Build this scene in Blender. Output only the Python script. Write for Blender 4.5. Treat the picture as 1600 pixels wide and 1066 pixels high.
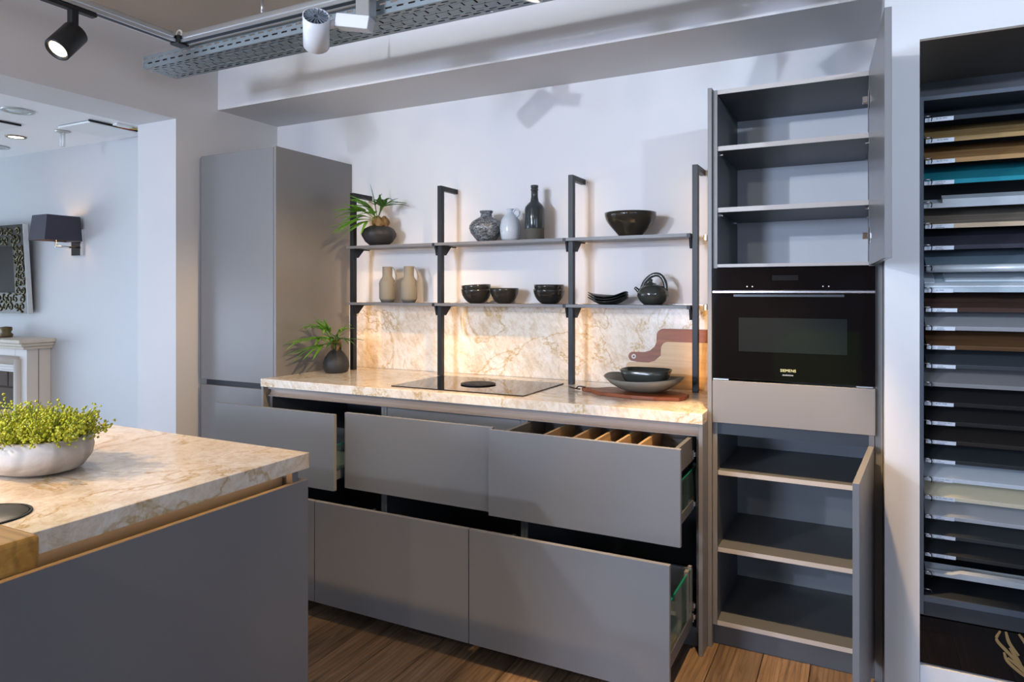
import bpy, bmesh, math, random
from mathutils import Vector, Matrix
random.seed(7)
for o in list(bpy.data.objects): bpy.data.objects.remove(o, do_unlink=True)
scene = bpy.context.scene
COL = scene.collection

# ------------------------------------------------------------------ camera
YAW = 0.471867
cam_d = bpy.data.cameras.new('camera')
cam = bpy.data.objects.new('camera', cam_d); COL.objects.link(cam)
cam.location = (0, 0, 1.45); cam.rotation_euler = (math.pi/2, 0, YAW)
cam_d.sensor_width = 36; cam_d.lens = 36*1072.4/1600; cam_d.shift_y = -77.9/1600
cam_d.clip_start = 0.05
scene.camera = cam
# ------------------------------------------------------------------ view, world
vs = scene.view_settings
vs.view_transform = 'Standard'; vs.look = 'None'; vs.gamma = 1; vs.exposure = -0.18
vs.use_curve_mapping = False
w = bpy.data.worlds.new('world'); scene.world = w; w.use_nodes = True
bg = w.node_tree.nodes['Background']; bg.inputs[0].default_value = (.55, .7, 1, 1); bg.inputs[1].default_value = 1.0
# ------------------------------------------------------------------ daylight through the front windows, added fill at the sides
COOL = (.60, .73, 1.0); WARM = (1, .66, .34); WARMW = (1, .82, .62)
def area_light(name, loc, rot, sx, sy, power, col):
    l = bpy.data.lights.new(name, 'AREA'); l.shape = 'RECTANGLE'; l.size = sx; l.size_y = sy
    l.energy = power; l.color = col
    o = bpy.data.objects.new(name, l); COL.objects.link(o); o.location = loc; o.rotation_euler = rot
    return o
R90 = math.pi/2
area_light('daylight_front_a', (-2.75, -5.38, 1.85), (R90, 0, 0), 1.0, 1.0, 310, COOL)
area_light('daylight_front_b', (2.4, -5.38, 1.75), (R90, 0, 0), 2.2, 1.3, 65, COOL)
area_light('fill_living_side', (-8.2, -.2, 1.2), (R90+.4, 0, -R90), 4.5, 2.0, 190, (.66, .80, 1.0))  # added fill tilted up to brighten the room's ceiling; no window there
area_light('fill_side', (3.88, -1.8, 1.6), (R90, 0, R90), 3.0, 1.8, 55, COOL)  # added fill in front of the plain side wall; no window there
def spot_light(name, loc, target, power, size, blend, col, rad=.03):
    l = bpy.data.lights.new(name, 'SPOT'); l.energy = power; l.spot_size = math.radians(size); l.spot_blend = blend
    l.color = col; l.shadow_soft_size = rad
    o = bpy.data.objects.new(name, l); COL.objects.link(o); o.location = loc
    o.rotation_euler = (Vector(target)-Vector(loc)).to_track_quat('-Z', 'Y').to_euler()
    return o

# ------------------------------------------------------------------ materials
MATS = {}
def nt(name):
    m = bpy.data.materials.new(name); m.use_nodes = True
    n = m.node_tree.nodes; b = n['Principled BSDF']
    return m, n, m.node_tree.links, b
def mat(name, col, rough=.5, metal=0, spec=.5, coat=0, bump=0, bscale=60, var=0, vscale=3, emit=None, estr=0, trans=0, ior=1.45):
    if name in MATS: return MATS[name]
    m, n, L, b = nt(name)
    b.inputs['Base Color'].default_value = (*col, 1); b.inputs['Roughness'].default_value = rough
    b.inputs['Metallic'].default_value = metal; b.inputs['Specular IOR Level'].default_value = spec
    b.inputs['Coat Weight'].default_value = coat; b.inputs['IOR'].default_value = ior
    b.inputs['Transmission Weight'].default_value = trans
    if emit:
        b.inputs['Emission Color'].default_value = (*emit, 1); b.inputs['Emission Strength'].default_value = estr
    if var or bump:
        tc = n.new('ShaderNodeTexCoord'); nz = n.new('ShaderNodeTexNoise'); nz.inputs['Scale'].default_value = vscale
        nz.inputs['Detail'].default_value = 6
        L.new(tc.outputs['Object'], nz.inputs['Vector'])
        if var:
            mx = n.new('ShaderNodeMix'); mx.data_type = 'RGBA'
            mx.inputs[6].default_value = (*[max(0, c*(1-var)) for c in col], 1); mx.inputs[7].default_value = (*[min(1, c*(1+var)) for c in col], 1)
            L.new(nz.outputs['Fac'], mx.inputs[0]); L.new(mx.outputs[2], b.inputs['Base Color'])
        if bump:
            nb = n.new('ShaderNodeTexNoise'); nb.inputs['Scale'].default_value = bscale; nb.inputs['Detail'].default_value = 4
            L.new(tc.outputs['Object'], nb.inputs['Vector'])
            bp = n.new('ShaderNodeBump'); bp.inputs['Strength'].default_value = bump; bp.inputs['Distance'].default_value = .002
            L.new(nb.outputs['Fac'], bp.inputs['Height']); L.new(bp.outputs['Normal'], b.inputs['Normal'])
    MATS[name] = m
    return m
def ramp(n, stops):
    r = n.new('ShaderNodeValToRGB'); e = r.color_ramp.elements
    while len(e) < len(stops): e.new(.5)
    for i, (p, c) in enumerate(stops): e[i].position = p; e[i].color = (*c, 1) if len(c) == 3 else c
    return r
def mixn(n, L, fac, a, b, mode='MIX'):
    mx = n.new('ShaderNodeMix'); mx.data_type = 'RGBA'; mx.blend_type = mode
    for s, i in ((fac, 0), (a, 6), (b, 7)):
        if hasattr(s, 'links') or hasattr(s, 'is_linked'): L.new(s, mx.inputs[i])
        elif i == 0: mx.inputs[0].default_value = s
        else: mx.inputs[i].default_value = (*s, 1)
    return mx.outputs[2]
def stone_mat():
    m, n, L, b = nt('quartzite'); tc = n.new('ShaderNodeTexCoord')
    mp = n.new('ShaderNodeMapping'); mp.inputs['Rotation'].default_value = (.5, .6, .35); L.new(tc.outputs['Object'], mp.inputs['Vector'])
    def noise(scale, detail, dist, rough=.55):
        z = n.new('ShaderNodeTexNoise'); z.inputs['Scale'].default_value = scale; z.inputs['Detail'].default_value = detail
        z.inputs['Distortion'].default_value = dist; z.inputs['Roughness'].default_value = rough
        L.new(mp.outputs['Vector'], z.inputs['Vector']); return z.outputs['Fac']
    base = ramp(n, [(.3, (.76, .61, .44)), (.5, (.86, .76, .63)), (.7, (.92, .86, .78))]); L.new(noise(5, 8, .8, .62), base.inputs[0])
    def vein(scale, dist, wdt, strength, soft=.62):
        r = ramp(n, [(.5-wdt, (0, 0, 0)), (.5, (strength,)*3), (.5+wdt, (0, 0, 0))]); L.new(noise(scale, 6, dist, soft), r.inputs[0]); return r.outputs[0]
    c = mixn(n, L, vein(1.7, 1.0, .018, .85), base.outputs[0], (.56, .36, .11))
    c = mixn(n, L, vein(6, 1.6, .022, .35), c, (.64, .46, .25))
    c = mixn(n, L, vein(15, 1.0, .05, .35), c, (.95, .92, .86))
    c = mixn(n, L, vein(40, .6, .05, .15), c, (.55, .42, .30))
    m1 = n.new('ShaderNodeMapping'); m1.inputs['Rotation'].default_value = (0, -.95, .5); L.new(tc.outputs['Object'], m1.inputs['Vector'])
    m2 = n.new('ShaderNodeMapping'); m2.inputs['Scale'].default_value = (6, 34, 40); L.new(m1.outputs[0], m2.inputs['Vector'])
    st = n.new('ShaderNodeTexNoise'); st.inputs['Scale'].default_value = 1; st.inputs['Detail'].default_value = 5; st.inputs['Distortion'].default_value = .8; L.new(m2.outputs[0], st.inputs['Vector'])
    sr_ = ramp(n, [(.35, (.72, .60, .46)), (.55, (1, 1, 1))]); L.new(st.outputs['Fac'], sr_.inputs[0]); c = mixn(n, L, .45, c, sr_.outputs[0], 'MULTIPLY')
    L.new(c, b.inputs['Base Color']); b.inputs['Roughness'].default_value = .16; b.inputs['Specular IOR Level'].default_value = .5
    MATS['stone'] = m; return m
def wood_mat(name, c1, c2, c3, axis='Y', scale=1, rough=.45, rnd=0.0, ring=0.0):
    m, n, L, b = nt(name); tc = n.new('ShaderNodeTexCoord'); mp = n.new('ShaderNodeMapping')
    s = [14*scale]*3; s['XYZ'.index(axis)] = 1.1*scale; mp.inputs['Scale'].default_value = s
    oi = n.new('ShaderNodeObjectInfo')
    va = n.new('ShaderNodeVectorMath'); va.operation = 'SCALE'; va.inputs['Scale'].default_value = 37
    cmb = n.new('ShaderNodeCombineXYZ')
    for i in range(3): L.new(oi.outputs['Random'], cmb.inputs[i])
    L.new(cmb.outputs[0], va.inputs[0]); ad = n.new('ShaderNodeVectorMath'); L.new(tc.outputs['Object'], ad.inputs[0]); L.new(va.outputs[0], ad.inputs[1])
    L.new(ad.outputs[0], mp.inputs['Vector'])
    nz = n.new('ShaderNodeTexNoise'); nz.inputs['Scale'].default_value = 1.4; nz.inputs['Detail'].default_value = 9; nz.inputs['Distortion'].default_value = 1.8; nz.inputs['Roughness'].default_value = .6
    L.new(mp.outputs[0], nz.inputs['Vector'])
    r = ramp(n, [(.28, c1), (.5, c2), (.72, c3)]); L.new(nz.outputs['Fac'], r.inputs[0]); c = r.outputs[0]
    wv = n.new('ShaderNodeTexWave'); wv.wave_type = 'BANDS'; wv.bands_direction = 'X' if axis != 'X' else 'Y'; wv.inputs['Scale'].default_value = .8
    wv.inputs['Distortion'].default_value = 7; wv.inputs['Detail'].default_value = 4; wv.inputs['Detail Scale'].default_value = 1.2; L.new(mp.outputs[0], wv.inputs['Vector'])
    rr = ramp(n, [(0, (.55,)*3), (.35, (1,)*3), (1, (1,)*3)]); L.new(wv.outputs['Fac'], rr.inputs[0])
    c = mixn(n, L, .55, c, rr.outputs[0], 'MULTIPLY')
    if rnd:
        rv = ramp(n, [(0, (1-rnd,)*3), (1, (1+rnd*.6,)*3)]); L.new(oi.outputs['Random'], rv.inputs[0]); c = mixn(n, L, 1.0, c, rv.outputs[0], 'MULTIPLY')
    L.new(c, b.inputs['Base Color']); b.inputs['Roughness'].default_value = rough
    bp = n.new('ShaderNodeBump'); bp.inputs['Strength'].default_value = .25; bp.inputs['Distance'].default_value = .002
    L.new(rr.outputs[0], bp.inputs['Height']); L.new(bp.outputs[0], b.inputs['Normal'])
    MATS[name] = m; return m
STONE = stone_mat()
WALL = mat('wall_paint', (.655, .65, .655), .55, bump=.12, bscale=140)
CEIL = mat('ceiling_paint', (.54, .46, .38), .7, var=.06)
WHITEP = mat('white_paint', (.62, .63, .65), .5)
LACQ = mat('greige_lacquer', (.205, .203, .206), .27, spec=.5, bump=.03, bscale=400)
LACQ2 = mat('greige_panel', (.215, .207, .203), .38, spec=.45)
CARC = mat('anthracite_carcass', (.105, .112, .122), .42)
CARCB = mat('carcass_back_lit', (.62, .64, .68), .5)  # paler copy for the upper back panel, the light on it put into the colour
EDGE = mat('shelf_edge', (.50, .46, .43), .4)
BLACKM = mat('black_metal', (.018, .019, .021), .42, metal=.3)
CHROME = mat('chrome', (.8, .8, .82), .12, metal=1)
ALU = mat('aluminium', (.62, .65, .68), .3, metal=.9)
GALV = mat('galvanised', (.30, .35, .38), .4, metal=.6, var=.15, vscale=20)
BGLASS = mat('black_glass', (.004, .004, .005), .04, spec=.45)
FLOORW = wood_mat('oak_floor', (.085, .052, .03), (.21, .135, .08), (.31, .21, .13), 'Y', 1.3, .5, rnd=.35)
LED = mat('led_warm', (1, .8, .5), .5, emit=(1, .58, .22), estr=13)
LEDW = mat('led_white', (1, .9, .8), .5, emit=(1, .74, .42), estr=8)

# ------------------------------------------------------------------ geometry helpers
def link(name, me, m=None, parent=None, smooth=False):
    o = bpy.data.objects.new(name, me); COL.objects.link(o)
    if m is not None: me.materials.append(m)
    if parent is not None:
        o.parent = parent; o.matrix_parent_inverse = wm(parent).inverted()
    if smooth:
        for p in me.polygons: p.use_smooth = True
    return o
def wm(o):
    mtx = o.matrix_basis.copy()
    if o.parent is not None: mtx = wm(o.parent) @ o.matrix_parent_inverse @ mtx
    return mtx
def thing(name, label, cat, loc=(0, 0, 0), group=None):
    o = bpy.data.objects.new(name, None); COL.objects.link(o); o.location = loc; o.empty_display_size = .05
    return tag(o, label, cat, group)
def tag(o, label, cat=None, group=None):
    o['label'] = label
    if cat: o['category'] = cat
    if group: o['group'] = group
    return o
def structure(o, label, cat='wall'):
    o['kind'] = 'structure'; o['label'] = label; o['category'] = cat; return o
def bmobj(name, bm, m, parent=None, smooth=False):
    bmesh.ops.recalc_face_normals(bm, faces=bm.faces)
    me = bpy.data.meshes.new(name); bm.to_mesh(me); bm.free()
    return link(name, me, m, parent, smooth)
def add_box(bm, x0, x1, y0, y1, z0, z1, bev=0, seg=1, M=None):
    vs_ = [bm.verts.new(p) for p in ((x0, y0, z0), (x1, y0, z0), (x1, y1, z0), (x0, y1, z0), (x0, y0, z1), (x1, y0, z1), (x1, y1, z1), (x0, y1, z1))]
    fs = [bm.faces.new([vs_[i] for i in f]) for f in ((0, 3, 2, 1), (4, 5, 6, 7), (0, 1, 5, 4), (1, 2, 6, 5), (2, 3, 7, 6), (3, 0, 4, 7))]
    if bev:
        es = set(e for f in fs for e in f.edges)
        r = bmesh.ops.bevel(bm, geom=list(es), offset=bev, segments=seg, profile=.5, affect='EDGES')
        vs_ = list(set(v for f in r['faces'] for v in f.verts) | set(v for v in vs_ if v.is_valid))
    if M is not None:
        for v in vs_: v.co = M @ v.co
    return vs_
def box(name, x0, x1, y0, y1, z0, z1, m, parent=None, bev=0, seg=1, M=None):
    bm = bmesh.new(); add_box(bm, x0, x1, y0, y1, z0, z1, bev, seg, M); return bmobj(name, bm, m, parent)
def boxes(name, lst, m, parent=None, bev=0):
    bm = bmesh.new()
    for b_ in lst: add_box(bm, *b_, bev=bev)
    return bmobj(name, bm, m, parent)
def add_prism(bm, pts, a, b, axis='Z', M=None):
    def P(p, t):
        v = {'Z': (p[0], p[1], t), 'X': (t, p[0], p[1]), 'Y': (p[0], t, p[1])}[axis]
        return (M @ Vector(v)) if M is not None else v
    A = [bm.verts.new(P(p, a)) for p in pts]; B = [bm.verts.new(P(p, b)) for p in pts]; n_ = len(pts)
    bm.faces.new(A); bm.faces.new(B[::-1])
    for i in range(n_): bm.faces.new((A[i], B[i], B[(i+1) % n_], A[(i+1) % n_]))
def prism(name, pts, a, b, axis, m, parent=None, M=None, bev=0, seg=2):
    bm = bmesh.new(); add_prism(bm, pts, a, b, axis, M)
    if bev:
        bmesh.ops.recalc_face_normals(bm, faces=bm.faces)
        es = [e for e in bm.edges if len(e.link_faces) == 2 and any(len(f.verts) > 4 for f in e.link_faces)]
        bmesh.ops.bevel(bm, geom=es or list(bm.edges), offset=bev, segments=seg, profile=.5, affect='EDGES')
    return bmobj(name, bm, m, parent)
def add_lathe(bm, prof, seg=32, c=(0, 0, 0), sx=1, sy=1, M=None, fn=None):
    rows = []
    for (r, z) in prof:
        if r < 1e-5:
            p = Vector((c[0], c[1], c[2]+z)); rows.append([bm.verts.new(M @ p if M is not None else p)])
        else:
            row = []
            for k in range(seg):
                t = 2*math.pi*k/seg; p = Vector((r*math.cos(t)*sx, r*math.sin(t)*sy, z))
                if fn: p = fn(p, t)
                p += Vector(c); row.append(bm.verts.new(M @ p if M is not None else p))
            rows.append(row)
    for a, b in zip(rows, rows[1:]):
        for k in range(seg):
            k2 = (k+1) % seg
            if len(a) == 1 and len(b) == 1: continue
            if len(a) == 1: bm.faces.new((a[0], b[k], b[k2]))
            elif len(b) == 1: bm.faces.new((a[k], b[0], a[k2]))
            else: bm.faces.new((a[k], b[k], b[k2], a[k2]))
def lathe(name, prof, m, parent=None, c=(0, 0, 0), seg=32, sx=1, sy=1, M=None, fn=None):
    bm = bmesh.new(); add_lathe(bm, prof, seg, c, sx, sy, M, fn); return bmobj(name, bm, m, parent, True)
def spline(pts, n_=6):
    out = []; P_ = [Vector(p) for p in pts]; P_ = [P_[0]*2-P_[1]] + P_ + [P_[-1]*2-P_[-2]]
    for i in range(1, len(P_)-2):
        for k in range(n_):
            t = k/n_; a, b, c_, d = P_[i-1:i+3]
            out.append(.5*((2*b)+(c_-a)*t+(2*a-5*b+4*c_-d)*t*t+(3*b-a-3*c_+d)*t**3))
    out.append(P_[-2]); return out
def add_tube(bm, pts, rad, seg=8, M=None, flat=1):
    pts = [Vector(p) for p in pts]; rows = []; n_ = len(pts)
    up = Vector((0, 0, 1))
    for i, p in enumerate(pts):
        d = (pts[min(i+1, n_-1)]-pts[max(i-1, 0)]).normalized()
        s = d.cross(up)
        if s.length < .05: s = d.cross(Vector((0, 1, 0)))
        s.normalize(); u = s.cross(d)
        r = rad[i] if isinstance(rad, (list, tuple)) else rad
        row = []
        for k in range(seg):
            t = 2*math.pi*k/seg; q = p+s*math.cos(t)*r+u*math.sin(t)*r*flat
            row.append(bm.verts.new(M @ q if M is not None else q))
        rows.append(row)
    for a, b in zip(rows, rows[1:]):
        for k in range(seg): bm.faces.new((a[k], a[(k+1) % seg], b[(k+1) % seg], b[k]))
    bm.faces.new(rows[0][::-1]); bm.faces.new(rows[-1])
def tube(name, pts, rad, m, parent=None, seg=8, M=None, flat=1):
    bm = bmesh.new(); add_tube(bm, pts, rad, seg, M, flat); return bmobj(name, bm, m, parent, True)
DG = None
def text(name, s, size, m, parent, M, align='LEFT'):
    c = bpy.data.curves.new(name, 'FONT'); c.body = s; c.size = size; c.align_x = align; c.resolution_u = 2
    o = bpy.data.objects.new('tmp_text', c); COL.objects.link(o)
    dg = bpy.context.evaluated_depsgraph_get(); me = bpy.data.meshes.new_from_object(o.evaluated_get(dg))
    bpy.data.objects.remove(o, do_unlink=True); bpy.data.curves.remove(c)
    me.transform(M); return link(name, me, m, parent)
def face_front(x, y, z):   # matrix for a text that reads from -Y
    return Matrix.Translation((x, y, z)) @ Matrix.Rotation(R90, 4, 'X')

# ------------------------------------------------------------------ the room shell
XL, YW, ZC = -3.622, 3.509, 2.945
fl = box('floor', -8.3, 4.1, -5.7, 3.6, -.06, -.012, mat('subfloor', (.03, .02, .015), .8))
structure(fl, 'dark oak plank floor of the showroom', 'floor')
PW = .1725; planks = {}
for i in range(-18, 27):
    x0 = -.522+PW*i
    if x0 > 4 or x0 < XL-.2: continue
    off = (i*0.83) % 2.2
    y = -5.6-off
    while y < 3.5:
        a, b = max(y, -5.6), min(y+2.2, 3.5)
        if b-a > .02 and (b > -1.2):
            key = round(b-a, 3)
            if key not in planks:
                bm = bmesh.new(); add_box(bm, 0, PW-.0025, 0, b-a-.0025, -.012, 0, bev=.0012)
                me = bpy.data.meshes.new('plank'); bmesh.ops.recalc_face_normals(bm, faces=bm.faces); bm.to_mesh(me); bm.free(); me.materials.append(FLOORW); planks[key] = me
            p = link('plank', planks[key], None, fl); p.location = (x0, a, 0)
        y += 2.2
structure(box('wall_back', XL, .2, YW, YW+.12, 0, 3.0, WALL), 'pale grey wall behind the shelves and worktop')
structure(box('trim_1', XL, .074, 3.015, YW, 2.592, ZC, WALL), 'pale boxed soffit running above the kitchen wall', 'soffit')
bm = bmesh.new()
add_box(bm, -3.973, XL, 2.717, 3.62, 0, 3.0); add_box(bm, -3.973, XL, -1.6, 2.717, 2.473, 3.0); add_box(bm, -3.973, XL, -5.6, -1.6, 0, 3.0)
structure(bmobj('wall_left', bm, WALL), 'pale grey wall with the wide opening to the fireplace room')
structure(box('ceiling', XL, 4.1, -5.7, 3.6, ZC, ZC+.1, CEIL), 'taupe showroom ceiling above the light rails', 'ceiling')
bm = bmesh.new()
NX0, NX1, NZ1, NYF = .176, 1.02, 2.316, 2.74
add_box(bm, .07, NX0, NYF, 3.62, 0, 3.0); add_box(bm, NX0, NX1, NYF, 3.62, NZ1, 3.0); add_box(bm, NX1, 4.1, NYF, 3.62, 0, 3.0)
wr = structure(bmobj('wall_right', bm, WALL), 'pale wall pier and header around the sample niche')
DARKN = mat('niche_dark', (.035, .04, .048), .5); BROWN = mat('niche_brown', (.22, .18, .14), .45)
box('niche_back', NX0, NX1, 3.3, 3.32, 0, NZ1, DARKN, wr)
box('niche_ceiling', NX0, NX1, NYF+.003, 3.3, NZ1-.006, NZ1, BROWN, wr)
structure(box('wall_side', 4.0, 4.1, -5.7, 3.6, 0, 3.0, WALL), 'plain side wall of the showroom out of view')
# front wall with two windows behind the camera
bm = bmesh.new()
wins = [(-3.35, -2.2), (1.3, 3.5)]
add_box(bm, XL, -3.35, -5.7, -5.55, 0, 3.0); add_box(bm, -2.2, 1.3, -5.7, -5.55, 0, 3.0); add_box(bm, 3.5, 4.1, -5.7, -5.55, 0, 3.0)
for a, b in wins: add_box(bm, a, b, -5.7, -5.55, 0, 1.1); add_box(bm, a, b, -5.7, -5.55, 2.4, 3.0)
structure(bmobj('wall_front', bm, WALL), 'street-side wall behind the camera with two windows')
for k, (a, b) in enumerate(wins):
    wobj = structure(box('window_%d' % (k+1), a, b, -5.63, -5.625, 1.1, 2.4, mat('window_pane', (.8, .9, 1), .3, emit=(.6, .78, 1), estr=.6)), 'shop window with black frame behind the camera', 'window')
    boxes('window_frame', [(a, b, -5.66, -5.58, 1.1, 1.15), (a, b, -5.66, -5.58, 2.35, 2.4), (a, a+.05, -5.66, -5.58, 1.15, 2.35), (b-.05, b, -5.66, -5.58, 1.15, 2.35)], BLACKM, wobj)
# fireplace room beyond the opening
YF = 2.913; ZL = 2.473
structure(box('wall_living', -8.3, -3.973, YF, YF+.1, 0, 3.0, WHITEP), 'white wall of the fireplace room seen through the opening')
structure(box('ceiling_living', -8.3, -3.973, -3.1, YF, ZL, ZL+.05, mat('ceiling_white', (.88, .89, .9), .5)), 'white ceiling of the fireplace room', 'ceiling')
structure(box('wall_living_side', -8.4, -8.3, -3.1, 3.0, 0, 3.0, WHITEP), 'far side wall of the fireplace room')
structure(box('wall_living_front', -8.3, -3.973, -3.2, -3.1, 0, 3.0, WHITEP), 'front wall of the fireplace room')
structure(box('floor_living', -8.3, -3.8, -3.1, YF, -.012, 0, mat('living_floor', (.72, .70, .66), .4, var=.05)), 'pale floor of the fireplace room', 'floor')
# slatted wood wall and lime green stand behind the camera (seen in the oven glass)
sl = thing('slat_wall', 'brown vertical wood slat cladding on the street-side wall', 'cladding', (-.1, -5.5, 0))
box('backing', -2.1, 1.2, -5.55, -5.53, 0, 2.9, mat('slat_black', (.01, .01, .01), .8), sl)
SLAT = wood_mat('slat_wood', (.36, .17, .08), (.5, .26, .13), (.6, .34, .18), 'Z', 1, .5)
sme = None
for k in range(65):
    if sme is None:
        o = box('slat', 0, .028, -5.53, -5.49, .02, 2.88, SLAT, sl); sme = o.data
    else: o = link('slat', sme, None, sl)
    o.location.x = -2.08+k*.05
tag(prism('display_stand', [(-.76, -1.28), (-.02, -4.6), (-.85, -4.6)], 0, .9, 'Z', mat('lime_lacquer', (.33, .42, .03), .35)), 'lime green angular display stand behind the camera', 'stand')

# ------------------------------------------------------------------ left tall cabinet
YT = 2.857
t = thing('tall_cabinet', 'tall greige larder cabinet closed, left of the worktop', 'cabinet', (-3.28, 3.15, 0))
box('body', -3.575, -2.978, YT+.022, 3.49, .08, 2.268, LACQ, t)
box('side_panel', -2.978-.0, -2.9605, YT, 3.505, 0, 2.274, LACQ, t, .0008)
box('door', -3.58, -2.981, YT, YT+.02, .918, 2.27, LACQ, t, .0015)
box('door', -3.58, -2.981, YT, YT+.02, .09, .886, LACQ, t, .0015)
box('grip_channel', -3.55, -2.98, YT+.016, YT+.03, .886, .918, mat('channel_dark', (.02, .024, .03), .5), t)
box('plinth', -3.575, -2.978, YT+.05, YT+.065, 0, .08, CARC, t)
box('filler_strip', XL+.002, -3.582, YT+.03, YT+.045, 0, 2.268, LACQ, t)

# ------------------------------------------------------------------ worktop run
YC = 2.761; XA, XB = -2.9595, -.563; ZT = .964
wt = thing('worktop', 'cream quartzite worktop with golden veins under the shelves', 'worktop', (-1.76, 3.1, .92))
box('slab', -2.9595, XB, YC, 3.478, .92, ZT, STONE, wt, .0025, 2)
box('overhang_slab', -2.978, -2.9597, YC, YT-.002, .92, ZT, STONE, wt, .0025, 2)
tag(box('backsplash', -2.9595, XB, 3.480, YW-.001, ZT+.0008, 1.384, STONE), 'polished quartzite splashback behind the black rack', 'splashback')
tag(box('end_panel', XB-.0165, XB, YC+.004, 3.47, 0, .9195, LACQ2, None, .001), 'greige end panel under the right end of the worktop', 'panel')
tag(box('end_panel', -2.9775, -2.9605, YC+.004, YT-.003, 0, .9195, LACQ2, None, .001), 'short greige end panel at the worktop end by the tall cabinet', 'panel')
# grip profile with light
gp = thing('grip_profile', 'grey metal grip rail with a warm light line below the worktop', 'grip rail', (-1.76, 2.8, .87))
pr = [(YC+.022, .9165), (YC+.05, .9165), (YC+.05, .868), (YC+.022, .868), (YC+.022, .8705), (YC+.036, .876), (YC+.043, .888), (YC+.043, .902), (YC+.040, .913), (YC+.0255, .913), (YC+.0255, .907), (YC+.022, .907)]
prism('profile', pr, -2.944, XB-.017, 'X', mat('grip_metal', (.27, .26, .26), .3, metal=.3), gp)
box('led_strip', -2.944, XB-.018, YC+.027, YC+.034, .9105, .9125, mat('led_grip', (1, .8, .5), .5, emit=(1, .6, .25), estr=6), gp)
# base cabinets
units = [(-2.960, -2.167), (-2.166, -1.373), (-1.372, -.5805)]
GLASS = mat('drawer_glass', (.55, .8, .75), .03, trans=.95, ior=1.3)
GLEDGE = mat('glass_edge', (.01, .17, .11), .15, emit=None)
OAK = wood_mat('oak_insert', (.30, .19, .09), (.42, .28, .14), (.5, .36, .2), 'Y', 1.4, .5)
FT, FB, LT, LB = .880, .526, .518, .070
up_y = [2.444, 2.512, 2.472]; lo_y = [2.315, 2.315, 2.315]
blab = ['greige base cabinet next to the tall cabinet, upper drawer pulled out', 'greige base cabinet under the hob with both drawers open', 'greige base cabinet at the oven end with cutlery drawer open']
def slide(parent, x, y, z):
    bm = bmesh.new()
    add_box(bm, x, x+.006, y, y+.07, z, z+.035); add_box(bm, x-.004, x+.01, y+.01, y+.03, z+.008, z+.026)
    bmobj('slide', bm, CHROME, parent)
for k, (a, b) in enumerate(units):
    u = thing('base_cabinet', blab[k], 'cabinet', ((a+b)/2, 3.1, 0), 'base cabinets below the worktop')
    YB = YC+.055
    boxes('carcass', [(a, a+.017, YB, 3.46, .07, .866), (b-.017, b, YB, 3.46, .07, .866), (a+.017, b-.017, YB, 3.46, .07, .087), (a+.017, b-.017, 3.44, 3.46, .087, .866)], CARC, u)
    for q in ((a, a+.017), (b-.017, b)): box('carcass_edging', *q, YB-.002, YB, .07, .866, LACQ2, u)
    box('plinth', a, b, YC+.075, YC+.09, 0, .07, CARC, u)
    # upper drawer
    y = up_y[k]; g = .0015
    d = box('drawer', a+g, b-g, y, y+.019, FB, FT, LACQ, u, .0012)
    i0, i1 = a+.03, b-.03; yb = y+.019+.47
    boxes('drawer_box', [(i0, i1, y+.019, yb, .565, .579), (i0, i0+.012, y+.019, yb, .579, .605), (i1-.012, i1, y+.019, yb, .579, .605), (i0, i1, yb-.012, yb, .579, .70)], CARC, d)
    for x in (i0+.002, i1-.010):
        pn = box('glass_panel', x, x+.008, y+.022, yb-.014, .606, .725, GLASS, d)
        pe = box('glass_edge', x, x+.008, y+.022, yb-.014, .7255, .7285, GLEDGE, d)
    for q in ((i1-.014, i1, yb-.09, yb-.06, .606, .74), (i0, i0+.014, yb-.09, yb-.06, .606, .74)): box('rail_post', *q, LACQ2, d)
    slide(d, i1+.002, YB-.03, .575); slide(d, i0-.012, YB-.03, .575)
    if k == 2:   # inner cutlery drawer that rides with the front
        z0, z1 = .765, .862
        boxes('cutlery_tray', [(i0, i1, y+.021, yb, z0, z0+.012), (i0, i0+.016, y+.021, yb, z0+.012, z1), (i1-.016, i1, y+.021, yb, z0+.012, z1), (i0+.016, i1-.016, yb-.016, yb, z0+.012, z1)], mat('tray_grey', (.12, .115, .11), .45), d)
        box('tray_base', i0+.016, i1-.016, y+.03, yb-.016, z0+.0125, z0+.02, OAK, d)
        for x in (-1.19, -1.06, -.965, -.875, -.785):
            box('divider', x, x+.012, y+.03, yb-.017, z0+.0205, z1-.012, OAK, d)
        for x0, x1 in ((-1.047, -.966), (-.952, -.876), (-.862, -.786)):
            box('cross_divider', x0, x1, y+.085, y+.097, z0+.0205, z1-.013, OAK, d)
        slide(d, i1+.002, YB-.03, .775)
    if k == 1:   # closed inner drawer behind the hob front
        dd = box('inner_drawer', a+.019, b-.019, YB-.001, YB+.015, .70, .860, LACQ2, u, .001)
    # lower drawer
    y = lo_y[k]
    d = box('drawer', a+g, b-g, y, y+.019, LB, LT, LACQ, u, .0012)
    yb = y+.019+.47
    boxes('drawer_box', [(i0, i1, y+.019, yb, .10, .114), (i0, i0+.012, y+.019, yb, .114, .15), (i1-.012, i1, y+.019, yb, .114, .15), (i0, i1, yb-.012, yb, .114, .33)], CARC, d)
    for x in (i0+.002, i1-.010):
        box('glass_panel', x, x+.008, y+.022, yb-.014, .151, .33, GLASS, d)
        box('glass_edge', x, x+.008, y+.022, yb-.014, .3305, .3345, GLEDGE, d)
    for q in ((i1-.014, i1, yb-.09, yb-.06, .151, .345), (i1-.014, i1, yb-.03, yb-.013, .151, .345)): box('rail_post', *q, LACQ2, d)
    slide(d, i1+.002, YB-.03, .12); slide(d, i1+.002, YB-.03, .165)

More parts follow.
